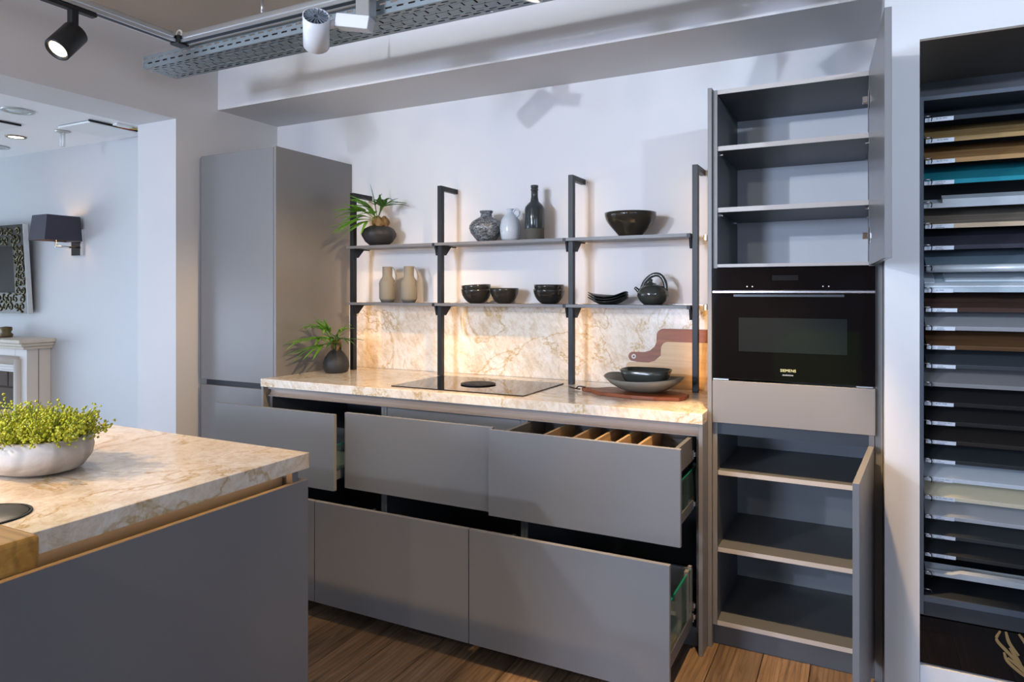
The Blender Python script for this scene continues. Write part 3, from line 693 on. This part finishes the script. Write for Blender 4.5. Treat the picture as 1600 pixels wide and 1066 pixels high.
LEAF = mat('frond_green', (.13, .33, .02), .4, var=.35, vscale=14); LEAF2 = mat('frond_dark', (.05, .15, .018), .45, var=.3, vscale=14); ROOT = mat('root_brown', (.22, .13, .05), .8, bump=1, bscale=60, var=.4, vscale=40)
p1 = thing('potted_fern', 'staghorn fern in a wide ribbed black pot on the top shelf', 'plant', (-2.645, 3.385, Z2), 'staghorn ferns in black pots')
def ribs(p, t): return p*(1+.018*math.sin(t*14)*(1 if p.z > .03 else .3)) if p.z else p
def ribfn(p, t):
    k = 1+.016*math.sin(t*16+p.z*20); return Vector((p.x*k, p.y*k, p.z))
lathe('pot', [(0, .001), (.052, .001), (.085, .028), (.104, .062), (.105, .078), (.09, .104), (.06, .120), (.042, .124), (.038, .118), (0, .11)], MATTC, p1, (-2.645, 3.385, Z2), 64, 1, 1, None, ribfn)
lathe('root_ball', [(0, .112), (.045, .115), (.052, .13), (.046, .152), (.03, .166), (0, .17)], ROOT, p1, (-2.625, 3.375, Z2), 24, 1, 1, None, lambda p, t: p*(1+.12*math.sin(t*5+p.z*90)))
c1 = (-2.645, 3.37, Z2+.155)
for k, (az, up, ln, wd, fi, mt) in enumerate([(228, 1.0, .27, .034, 7, LEAF), (246, .6, .29, .034, 7, LEAF), (216, .45, .21, .026, 6, LEAF), (236, .15, .26, .026, 6, LEAF), (205, 1.15, .20, .016, 4, LEAF2), (352, 1.15, .27, .022, 5, LEAF2), (335, 1.0, .28, .022, 5, LEAF2), (245, 1.42, .27, .012, 3, LEAF2), (272, .8, .16, .020, 5, LEAF), (258, .0, .22, .022, 5, LEAF)]):
    frond(p1, c1, math.radians(az), up, ln*1.18, wd*1.1, fi, mt, k)
p2 = thing('potted_fern', 'staghorn fern in a round black pot on the worktop', 'plant', (-2.80, 3.175, ZT), 'staghorn ferns in black pots')
lathe('pot', [(0, .001), (.062, .001), (.072, .006), (.083, .035), (.083, .06), (.072, .09), (.05, .118), (.030, .136), (.026, .15), (.021, .151), (.02, .14), (0, .13)], MATTC, p2, (-2.80, 3.175, ZT+.0005), 48, .93, .93, None, lambda p, t: Vector((p.x*(1+.012*math.sin(t*9+p.z*60)), p.y*(1+.012*math.sin(t*9+p.z*60)), p.z)))
lathe('root_ball', [(0, .145), (.03, .147), (.034, .16), (.024, .176), (0, .18)], ROOT, p2, (-2.795, 3.17, ZT), 20, 1, 1, None, lambda p, t: p*(1+.15*math.sin(t*4+p.z*90)) if True else p)
c2 = (-2.80, 3.165, ZT+.165)
for k, (az, up, ln, wd, fi, mt) in enumerate([(250, 1.0, .36, .026, 6, LEAF), (256, .5, .37, .026, 6, LEAF), (262, .2, .31, .022, 5, LEAF), (246, 1.2, .30, .020, 5, LEAF), (20, 1.2, .28, .022, 4, LEAF), (330, .6, .27, .020, 5, LEAF2), (300, .4, .17, .016, 4, LEAF2), (285, .9, .18, .016, 4, LEAF2), (0, 1.35, .16, .012, 3, LEAF2), (268, .75, .2, .02, 5, LEAF)]):
    frond(p2, c2, math.radians(az), up, ln, wd, fi, mt, 20+k)

for fr in p2.children:
    for v in fr.data.vertices: v.co.x = max(v.co.x, -2.952+.002*math.sin(v.co.y*90)) if fr.name.startswith('frond') else v.co.x
# ------------------------------------------------------------------ boards and bowls on the worktop
WALN = wood_mat('walnut_board', (.13, .028, .008), (.27, .068, .018), (.36, .11, .035), 'X', .8, .5); ACA = wood_mat('acacia_board', (.36, .19, .07), (.56, .35, .16), (.66, .46, .25), 'X', .45, .45)
LEATH = mat('leather_thong', (.06, .03, .02), .6)
def board_outline(x0, x1, z0, z1, hx, hz, hr):
    r = .035; pts = [(x1-.01, z0), (x1, z0+.01), (x1, z1-r)]
    for i in range(1, 6): a = i/5*R90; pts.append((x1-r+r*math.cos(a), z1-r+r*math.sin(a)))
    for i in range(0, 6): a = R90+i/5*R90; pts.append((x0+r+r*math.cos(a), z1-r+r*math.sin(a)))
    # neck sweeping out to the handle on the left
    pts += [(x0, z1-.07), (x0-.008, hz+.055), (x0-.03, hz+.034), (x0-.06, hz+.024)]
    for i in range(0, 8): a = math.radians(80)+i/7*math.radians(200); pts.append((hx+hr*math.cos(a), hz+hr*math.sin(a)))
    pts += [(x0-.05, hz-.03), (x0-.02, hz-.048), (x0+.004, hz-.075), (x0+.004, z0+.01), (x0+.014, z0)]
    return pts
lean = math.radians(-8)
def leaning(yfoot): return Matrix.Translation((0, yfoot, ZT+.001)) @ Matrix.Rotation(lean, 4, 'X')
b1 = thing('cutting_board', 'walnut cutting board with riveted handle leaning at the back', 'cutting board', (-.78, 3.43, ZT))
prism('board', board_outline(-.935, -.585, 0, .297, -1.055, .150, .024), 0, .016, 'Y', WALN, b1, leaning(3.420))
Ml = leaning(3.420)
bm = bmesh.new(); add_lathe(bm, [(.006, 0), (.006, .0015), (.012, .0015), (.012, 0)], 20, (0, 0, 0), 1, 1, Ml @ Matrix.Translation((-1.050, -.0002, .150)) @ Matrix.Rotation(R90, 4, 'X')); bmobj('eyelet', bm, mat('eyelet_white', (.75, .75, .72), .4), b1, True)
b2 = thing('cutting_board', 'pale acacia cutting board in front of the walnut one', 'cutting board', (-.78, 3.41, ZT))
prism('board', board_outline(-.905, -.59, 0, .232, -1.06, .100, .024), 0, .016, 'Y', ACA, b2, leaning(3.400))
# lying board
b3 = thing('cutting_board', 'reddish walnut board lying flat under the serving bowl', 'cutting board', (-.93, 3.12, ZT))
MLY = Matrix.Translation((-.93, 3.105, ZT+.0008)) @ Matrix.Rotation(math.radians(-6), 4, 'Z')
po = [(.235, -.02), (.22, -.06), (.12, -.105), (.02, -.115), (-.16, -.09), (-.20, -.06), (-.225, -.03), (-.27, -.022), (-.29, .0), (-.27, .022), (-.22, .032), (-.18, .09), (.02, .125), (.16, .11), (.225, .06)]
prism('board', po, 0, .017, 'Z', WALN, b3, MLY, .003)
tube('thong', spline([MLY @ Vector(p) for p in [(-.27, .0, .019), (-.30, -.01, .022), (-.325, .004, .008), (-.345, -.008, .014), (-.36, .006, .012), (-.335, .014, .006), (-.30, .004, .006)]], 5), .0032, LEATH, b3, 6)
# square-ish serving bowls
def squircle(sx, sy, n_, amp):
    def fn(p, t):
        c, s = math.cos(t), math.sin(t); k = (abs(c)**n_+abs(s)**n_)**(-1/n_)
        r = math.hypot(p.x, p.y); z = p.z + amp*(p.z/.07)*math.cos(2*t+.3) if amp else p.z
        return Vector((r*k*c*sx, r*k*s*sy, z))
    return fn
TAUPE = mat('taupe_ceramic', (.17, .155, .125), .38)
sbowl = [(0, .001), (.07, .001), (.11, .014), (.15, .038), (.178, .066), (.174, .069), (.146, .044), (.105, .021), (.07, .010), (0, .010)]
tag(lathe('serving_dish', sbowl, TAUPE, None, (-.905, 3.125, ZT+.019), 56, 1, 1, None, squircle(1.03, .80, 2.6, .009)), 'wide taupe wavy-rimmed dish on the lying walnut board', 'dish')
dbowl = [(0, .001), (.060, .001), (.078, .012), (.102, .058), (.114, .090), (.110, .092), (.097, .058), (.074, .018), (.06, .009), (0, .008)]
tag(lathe('rounded_bowl', dbowl, mat('dark_green_glaze', (.045, .045, .038), .2, spec=.6), None, (-.900, 3.14, ZT+.0298), 56, 1, 1, None, squircle(1.02, .80, 3.4, 0)), 'black rounded rectangular bowl set in the taupe dish', 'bowl')

# ------------------------------------------------------------------ light rails, cable tray, spots
ZR = 2.65
def rail(name, a, b, axis, lab):
    r = thing(name, lab, 'light rail', a)
    w_ = .020
    if axis == 'Y': bx = lambda u0, u1, z0, z1: (a[0]+u0, a[0]+u1, b[1], a[1], ZR+z0, ZR+z1)
    else: bx = lambda u0, u1, z0, z1: (a[0], b[0], a[1]+u0, a[1]+u1, ZR+z0, ZR+z1)
    bm = bmesh.new(); add_box(bm, *bx(-w_, w_, .004, .042), bev=.012, seg=4); bmobj('tube_body', bm, ALU, r)
    box('groove', *bx(-.014, .014, -.004, .0045), BLACKM, r); box('lip', *bx(-.021, -.0145, -.005, .008), ALU, r); box('lip', *bx(.0145, .021, -.005, .008), ALU, r)
    return r
rail('light_rail', (-2.947, 2.195, ZR), (-2.947, -.6, ZR), 'Y', 'aluminium light rail carrying the black spotlight')
rail('light_rail', (-2.912, 2.230, ZR), (1.2, 2.230, ZR), 'X', 'aluminium light rail in front of the cable tray')
cn = thing('rail_connector', 'black corner connector joining the two light rails', 'connector', (-2.947, 2.23, ZR))
bm = bmesh.new(); add_box(bm, -2.975, -2.913, 2.197, 2.260, ZR-.012, ZR+.03, .004); bmobj('block', bm, BLACKM, cn)
tube('eye_ring', [(-2.945+.018*math.cos(q), 2.228, ZR+.045+.018*math.sin(q)) for q in [math.pi*2*i/14 for i in range(15)]], .005, mat('ring_white', (.7, .68, .64), .5), cn, 8)
for x, lab in ((-2.386, 'thin suspension rod of the light rail left of the white spotlight'), (.5, 'thin suspension rod of the light rail further right')):
    rd = thing('suspension_rod', lab, 'rod', (x, 2.22, ZR+.04))
    tube('wire', [(x, 2.222, ZR+.045), (x, 2.222, ZC-.001)], .0022, ALU, rd, 6); tube('sleeve', [(x, 2.222, ZR+.0425), (x, 2.222, ZR+.10)], .006, ALU, rd, 8)
# perforated cable tray with real slots
ct = thing('cable_tray', 'perforated galvanised cable tray under the ceiling', 'cable tray', (-1.2, 2.38, 2.6))
TX0, TX1, TY0, TY1, TZ = -3.30, 1.2, 2.286, 2.484, 2.598
def perforated(bm, rows, x0, x1, pitch, P):
    # rows: list of (v0, v1, kind)
    def quad(u0, u1, v0, v1): bm.faces.new([bm.verts.new(P(*q)) for q in ((u0, v0), (u1, v0), (u1, v1), (u0, v1))])
    for v0, v1, kind in rows:
        if kind is None: quad(x0, x1, v0, v1); continue
        ln, sh = kind; u = x0
        nn = int((x1-x0-sh)/pitch)
        for k in range(nn):
            a = x0+sh+k*pitch; quad(u, a, v0, v1); u = a+ln
        quad(u, x1, v0, v1)
rows = []; y = TY0
def add_row(w_, kind):
    global y
    rows.append((y, y+w_, kind)); y += w_
for wd, kd in ((.012, None), (.009, (.034, .01)), (.012, None), (.009, (.034, .038)), (.012, None), (.028, (.008, .02)), (.009, None), (.009, (.009, .045)), (.009, None), (.028, (.008, .034)), (.012, None), (.009, (.034, .038)), (.012, None), (.009, (.034, .01))): add_row(wd, kd)
rows.append((y, TY1, None))
bm = bmesh.new(); perforated(bm, rows, TX0, TX1, .058, lambda u, v: (u, v, TZ)); fl_ = bmobj('tray_floor', bm, GALV, ct)
fl_.modifiers.new('thick', 'SOLIDIFY').thickness = .0015
for nm, yy in (('tray_side', TY0), ('tray_side', TY1)):
    bm = bmesh.new(); perforated(bm, [(TZ, TZ+.016, None), (TZ+.016, TZ+.024, (.034, .037)), (TZ+.024, TZ+.037, None), (TZ+.037, TZ+.045, (.034, .008)), (TZ+.045, TZ+.06, None)], TX0, TX1, .058, lambda u, v: (u, yy, v))
    bmobj(nm, bm, GALV, ct).modifiers.new('thick', 'SOLIDIFY').thickness = .0015
for q in (TY0+.02, TY1-.03): box('splice_bolt', -1.352, -1.342, q, q+.01, TZ-.006, TZ-.0015, CHROME, ct)
for k in range(7): tube('cable', [(TX0+.02, TY0+.017+k*.0275, TZ+.017), (TX1, TY0+.017+k*.0275, TZ+.017)], .0135, mat('slot_filler_black', (.01, .01, .011), .6), ct, 8)  # black filler tubes added so the tray slots look dark from below
box('end_flange', TX0-.004, TX0, TY0, TY1, TZ, TZ+.004, GALV, ct); box('end_post', TX0-.004, TX0+.006, TY0-.003, TY0, TZ, TZ+.062, ALU, ct)
# black track spot
def aimed(loc, target): return Matrix.Translation(loc) @ (Vector(target)-Vector(loc)).to_track_quat('-Z', 'Y').to_matrix().to_4x4()
def track_spot(loc, target, lab, power, size, col, m, bar=True, blend=.6, rad=.035):
    s = thing('track_spotlight', lab, 'spotlight', loc); M = aimed(loc, target)
    bm = bmesh.new(); add_lathe(bm, [(0, .07), (.044, .07), (.05, .064), (.05, -.066), (.047, -.07), (.041, -.068), (.039, -.04), (.0, -.038)], 36, (0, 0, 0), 1, 1, M); bmobj('housing', bm, m, s, True)
    bm = bmesh.new(); add_lathe(bm, [(0, -.059), (.036, -.060), (.0365, -.058), (0, -.057)], 28, (0, 0, 0), 1, 1, M); bmobj('lens', bm, mat('lens_glow', (1, .95, .85), .3, emit=(1, .80, .52), estr=9), s, True)
    if bar:
        x, y_, z_ = loc
        box('stem', x-.016, x+.016, y_+.01, y_+.042, z_+.02, ZR-.022, m, s, .003); box('adapter', x-.018, x+.018, y_-.10, y_+.12, ZR-.024, ZR-.0055, m, s, .004)
    spot_light('spot_lamp', tuple(M @ Vector((0, 0, -.09))), target, power, size, blend, col, rad)
    return s
track_spot((-2.947, 1.70, 2.49), (-2.78, .75, 1.35), 'black cylindrical track spotlight glowing at upper left', 60, 95, WARMW, BLACKM)
# white spot with finned heat sink and gear box
WM = mat('white_metal', (.66, .69, .74), .35)
ws = thing('track_spotlight', 'white cylindrical spotlight with finned top and gear box', 'spotlight', (-1.96, 2.12, 2.5))
WL = (-1.955, 2.10, 2.495); WT = (WL[0]-.57, WL[1]+.62, WL[2]-.54); MW = aimed(WL, WT)
bm = bmesh.new(); add_lathe(bm, [(.049, .072), (.052, .072), (.052, -.07), (.049, -.072), (.044, -.07), (.042, -.03), (0, -.03)], 40, (0, 0, 0), 1, 1, MW); add_lathe(bm, [(.049, .072), (.049, .045), (0, .045)], 40, (0, 0, 0), 1, 1, MW); bmobj('housing', bm, WM, ws, True)
bm = bmesh.new()
for k in range(18):
    a = 2*math.pi*k/18; add_box(bm, .010, .048, -.0012, .0012, .045, .0715, 0, 1, MW @ Matrix.Rotation(a, 4, 'Z'))
bmobj('heat_sink_fins', bm, mat('fin_grey', (.35, .42, .5), .35, metal=.6), ws)
bm = bmesh.new(); add_lathe(bm, [(0, -.058), (.04, -.060), (.0405, -.058), (0, -.055)], 28, (0, 0, 0), 1, 1, MW); bmobj('lens', bm, mat('lens_glow', (1, 1, 1)), ws, True)
MG = Matrix.Translation((-1.805, 2.155, 2.520)) @ Matrix.Rotation(math.radians(14), 4, 'Z') @ Matrix.Rotation(math.radians(10), 4, 'Y')
box('gear_box', -.072, .072, -.028, .028, -.026, .026, WM, ws, .002, 1, MG)
tube('joint', [(-1.905, 2.115, 2.515), (-1.872, 2.130, 2.523)], .016, WM, ws, 12); box('rail_clamp', -1.84, -1.77, 2.20, 2.25, 2.545, ZR-.006, ALU, ws, .003)
spot_light('spot_lamp', tuple(MW @ Vector((0, 0, -.08))), WT, 14, 110, .7, WARMW, .035)
# further spots out of view, on the rails and behind the camera, one added fill
track_spot((-.72, 2.15, 2.52), (-2.75, 3.05, .75), 'white spotlight above the right end of the worktop', 170, 58, WARM, WM, False)
track_spot((-.36, 2.30, 2.52), (-.42, 2.62, 0), 'white spotlight above the oven housing', 270, 50, WARM, WM, False, .5)
track_spot((-1.0, 2.12, 2.52), (-1.9, 2.30, 0), 'white spotlight above the open drawers', 45, 60, WARM, WM, False, .5)
for x, lab, pw_ in ((-2.3, 'white wall-washing spotlight behind the camera nearer the fern side', 58), (-.9, 'white wall-washing spotlight behind the camera nearer the oven side', 44)):
    track_spot((x, -1.3, 2.55), (x+.3, 3.0, 1.7), lab, pw_, 100, (1, .91, .80), WM, False, .6, .05)
track_spot((-3.0, -2.6, 2.55), (-1.0, 3.0, 2.3), 'cool white spotlight on the left rail behind the camera', 520, 56, (.76, .85, 1), WM, False, 1.0, .045)
track_spot((2.3, -1.2, 2.55), (.42, 2.74, 2.1), 'cool white fill spotlight added out of view to brighten the wall pier', 420, 30, (.66, .80, 1), WM, False, 1.0, .045)  # no known lamp here; added to lighten the upper pier
track_spot((-2.947, .1, 2.55), (-2.15, .95, .96), 'white spotlight aimed at the island from the left rail', 190, 46, WARM, WM, False, .7)

# ------------------------------------------------------------------ fireplace room furnishings
def wall_lamp():
    s = thing('wall_lamp', 'dark square-shaded wall lamp with chrome arm and bracket', 'lamp', (-4.9, YF, 1.75))
    zt, zb = 1.965, 1.795; xt0, xt1, xb0, xb1 = -5.012, -4.840, -5.02, -4.83; yt0, yt1, yb0, yb1 = 2.665, 2.885, 2.645, 2.893
    bm = bmesh.new(); T = [(xt0, yt0, zt), (xt1, yt0, zt), (xt1, yt1, zt), (xt0, yt1, zt)]; B = [(xb0, yb0, zb), (xb1, yb0, zb), (xb1, yb1, zb), (xb0, yb1, zb)]
    tv = [bm.verts.new(p) for p in T]; bv = [bm.verts.new(p) for p in B]
    for i in range(4): bm.faces.new((bv[i], bv[(i+1) % 4], tv[(i+1) % 4], tv[i]))
    o = bmobj('lamp_shade', bm, mat('shade_plum', (.045, .04, .06), .45), s); md = o.modifiers.new('thick', 'SOLIDIFY'); md.thickness = .003; md.offset = -1
    bm = bmesh.new(); add_lathe(bm, [(0, .05), (.02, .05), (.028, .02), (.022, -.02), (.012, -.04), (0, -.04)], 16, (-4.925, 2.77, 1.87)); bmobj('bulb', bm, mat('bulb', (1, .8, .5), .4, emit=(1, .55, .2), estr=25), s, True)
    box('wall_plate', -4.965, -4.852, YF-.018, YF-.0005, 1.70, 1.87, mat('plate_dark', (.03, .028, .027), .2, metal=.6), s, .002); box('plate_edge', -4.851, -4.842, YF-.022, YF-.0005, 1.70, 1.88, CHROME, s)
    tube('arm', [(-4.90, YF-.02, 1.755), (-4.90, 2.77, 1.755), (-4.925, 2.77, 1.755), (-4.925, 2.77, 1.83)], .007, CHROME, s, 8)
wall_lamp()
# mirror with scrolled frame
mi = thing('framed_mirror', 'dark mirror in an ornate bronze scroll frame above the fireplace', 'mirror', (-5.9, YF, 1.6))
BRZ = mat('bronze_frame', (.030, .026, .016), .35, metal=.4, var=.3, vscale=12); BRH = mat('bronze_scroll', (.12, .098, .045), .3, metal=.6)
TM = Matrix.Translation((0, YF-.035, 1.285)) @ Matrix.Rotation(math.radians(3.2), 4, 'X')
x0, x1, hh, fw = -6.45, -5.425, .655, .155
bm = bmesh.new()
for b_ in ((x0, x1, -.018, 0, 0, fw), (x0, x1, -.018, 0, hh-fw, hh), (x0, x0+fw, -.018, 0, fw, hh-fw), (x1-fw, x1, -.018, 0, fw, hh-fw)): add_box(bm, *b_, M=TM)
bmobj('frame', bm, BRZ, mi)
box('frame_edge', x1+.0003, x1+.004, -.022, .012, 0, hh, mat('edge_white', (.75, .78, .78), .4), mi, 0, 1, TM)
box('mirror_glass', x0+fw, x1-fw, -.008, -.004, fw, hh-fw, mat('mirror_dark', (.03, .025, .018), .5, spec=.12), mi, 0, 1, TM)
bm = bmesh.new(); rs = random.Random(5)
def scroll(cx, cz, r, a0, flip):
    pts = []
    for i in range(15):
        q = i/14; rr = r*(1-.8*q); a = a0+flip*q*7.2; pts.append(TM @ Vector((cx+rr*math.cos(a), -.020, cz+rr*math.sin(a))))
    add_tube(bm, pts, [.0075*(1-.5*i/14) for i in range(15)], 6)
for cx in [x1-fw/2-.5*fw*k*.95 for k in range(12)]:
    for zz in (fw*.32, fw*.72, hh-fw*.32, hh-fw*.72): scroll(cx+rs.uniform(-.01, .01), zz, rs.uniform(.028, .04), rs.uniform(0, 6), rs.choice((-1, 1)))
for k in range(7):
    for cx in (x1-fw*.3, x1-fw*.7): scroll(cx, fw+.02+k*.052, rs.uniform(.028, .04), rs.uniform(0, 6), rs.choice((-1, 1)))
bmobj('scrollwork', bm, BRH, mi, True)
# fireplace
fp = thing('fireplace', 'pale limestone fireplace surround with moulded mantel', 'fireplace', (-5.9, 2.8, 0))
LIME = mat('limestone', (.68, .60, .50), .55, var=.06, vscale=25); LIMEW = mat('limestone_pale', (.72, .68, .64), .5)
FXL, FXR = -6.7, -5.24; FY = 2.752
for z0, z1, ov_ in ((1.085, 1.111, .075), (1.062, 1.0848, .055), (1.040, 1.0618, .035)):
    box('mantel_moulding', FXL-ov_, FXR+ov_*.9, FY-ov_*1.1, YF-.001, z0, z1, LIME, fp, .006, 2)
box('leg', FXR-.145, FXR-.0, FY, YF-.001, 0, 1.0395, LIMEW, fp, .002); box('leg', FXL, FXL+.145, FY, YF-.001, 0, 1.0395, LIMEW, fp, .002)
box('side_slip', FXR+.0005, FXR+.004, FY+.075, FY+.078, 0, 1.039, mat('joint_dark', (.2, .18, .16), .7), fp)
box('lintel', FXL+.146, FXR-.146, FY, YF-.001, .873, 1.0395, LIMEW, fp, .002)
tube('lintel_roll', [(FXL+.12, FY-.004, .955), (FXR-.10, FY-.004, .955)], .032, LIMEW, fp, 12); tube('leg_roll', [(FXR-.10, FY-.004, 0), (FXR-.10, FY-.004, .965)], .028, LIMEW, fp, 12)
for q in ((.893, .905), (.874, .884)): box('lintel_bead', FXL+.146, FXR-.146, FY-.008, FY, *q, LIMEW, fp)
fb = box('firebox_back', FXL+.146, FXR-.146, YF-.012, YF-.0015, 0, .872, mat('firebox_mortar', (.07, .055, .045), .9), fp)
FBR = mat('fire_brick', (.12, .09, .07), .85, var=.35, vscale=9)
fme = None
for r_ in range(6):
    for c in range(5):
        xx = FXR-.15-.24*(c+1)+(.12 if r_ % 2 else 0)
        if xx < FXL+.15 or xx+.23 > FXR-.147: continue
        if fme is None:
            o = box('brick', 0, .23, YF-.022, YF-.0125, 0, .132, FBR, fb, .004); fme = o.data
        else: o = link('brick', fme, None, fb)
        o.location = (xx, 0, .02+.142*r_)
tag(lathe('mantel_ornament', [(0, .001), (.04, .001), (.045, .02), (.03, .035), (.04, .055), (.038, .075), (0, .08)], mat('ornament_bronze', (.16, .12, .06), .4, metal=.6), None, (-5.60, 2.80, 1.1115), 20), 'small bronze ornament standing on the limestone mantel', 'ornament')
# ceiling fittings
def downlight(x, y, r, lab, glow, grp):
    d = thing('downlight', lab, 'ceiling light', (x, y, ZL), grp)
    bm = bmesh.new(); add_lathe(bm, [(r*1.35, -.001), (r*1.3, -.006), (r, -.007), (r*.95, -.001)], 32, (x, y, ZL)); bmobj('ring', bm, mat('ring_satin', (.5, .52, .5), .3, metal=.5) if not glow else mat('ring_bronze', (.2, .16, .1), .3, metal=.6), d, True)
    bm = bmesh.new(); add_lathe(bm, [(0, -.0045), (r*.95, -.004), (r*.95, -.001), (0, -.001)], 32, (x, y, ZL)); bmobj('diffuser', bm, mat('diffuser_on', (1, .9, .8), .4, emit=(1, .8, .6), estr=9) if glow else mat('diffuser_off', (.7, .75, .75), .2), d, True)
GC = 'ceiling lights in the fireplace room'
downlight(-4.26, 2.19, .062, 'large unlit recessed ceiling light by the opening header', False, GC)
downlight(-4.987, 2.553, .045, 'small glowing recessed ceiling light', True, GC)
downlight(-5.47, 2.65, .075, 'recessed ceiling light cut by the left picture edge', False, GC)
lt = thing('ceiling_lamp', 'bare glass tube lamp hanging from its ceiling rose', 'ceiling light', (-4.55, 2.6, ZL))
bm = bmesh.new(); add_lathe(bm, [(0, -.001), (.045, -.001), (.045, -.006), (.02, -.012), (0, -.012)], 28, (-4.55, 2.6, ZL)); bmobj('rose', bm, mat('rose_satin', (.55, .55, .5), .3, metal=.5), lt, True)
for dx in (-.012, .012): tube('glass_tube', [(-4.55+dx, 2.6, ZL-.0125), (-4.55+dx, 2.6, ZL-.10)], .009, mat('tube_glass', (.8, .82, .82), .15), lt, 10)
hp = thing('ceiling_hatch', 'white ceiling access panel standing slightly ajar near the jamb', 'hatch', (-4.25, 2.65, ZL))
box('panel', -4.42, -4.10, 2.50, 2.80, ZL-.016, ZL-.004, mat('hatch_white', (.82, .84, .83), .45), hp, .001); box('gap_line', -4.098, -4.09, 2.49, 2.80, ZL-.012, ZL-.001, mat('gap_black', (.02, .02, .02), .8), hp)
wr_ = mat('wire_yellow', (.6, .5, .12), .5); tube('wire', [(-4.085, 2.66, ZL-.006), (-4.06, 2.74, ZL-.008), (-4.04, 2.83, ZL-.006)], .005, wr_, hp, 6); tube('wire', [(-4.09, 2.68, ZL-.008), (-4.07, 2.76, ZL-.012)], .006, mat('wire_red', (.3, .02, .015), .5), hp, 6); box('junction', -4.07, -4.03, 2.62, 2.72, ZL-.012, ZL-.001, mat('hatch_white', (1, 1, 1)), hp)
h2 = thing('ceiling_hatch', 'white ceiling access panel at the left picture edge', 'hatch', (-4.75, 2.2, ZL))
box('panel', -4.95, -4.60, 2.10, 2.38, ZL-.014, ZL-.003, mat('hatch_white', (1, 1, 1)), h2, .001); box('gap_line', -4.597, -4.59, 2.09, 2.38, ZL-.012, ZL-.001, mat('gap_black', (.02, .02, .02)), h2)
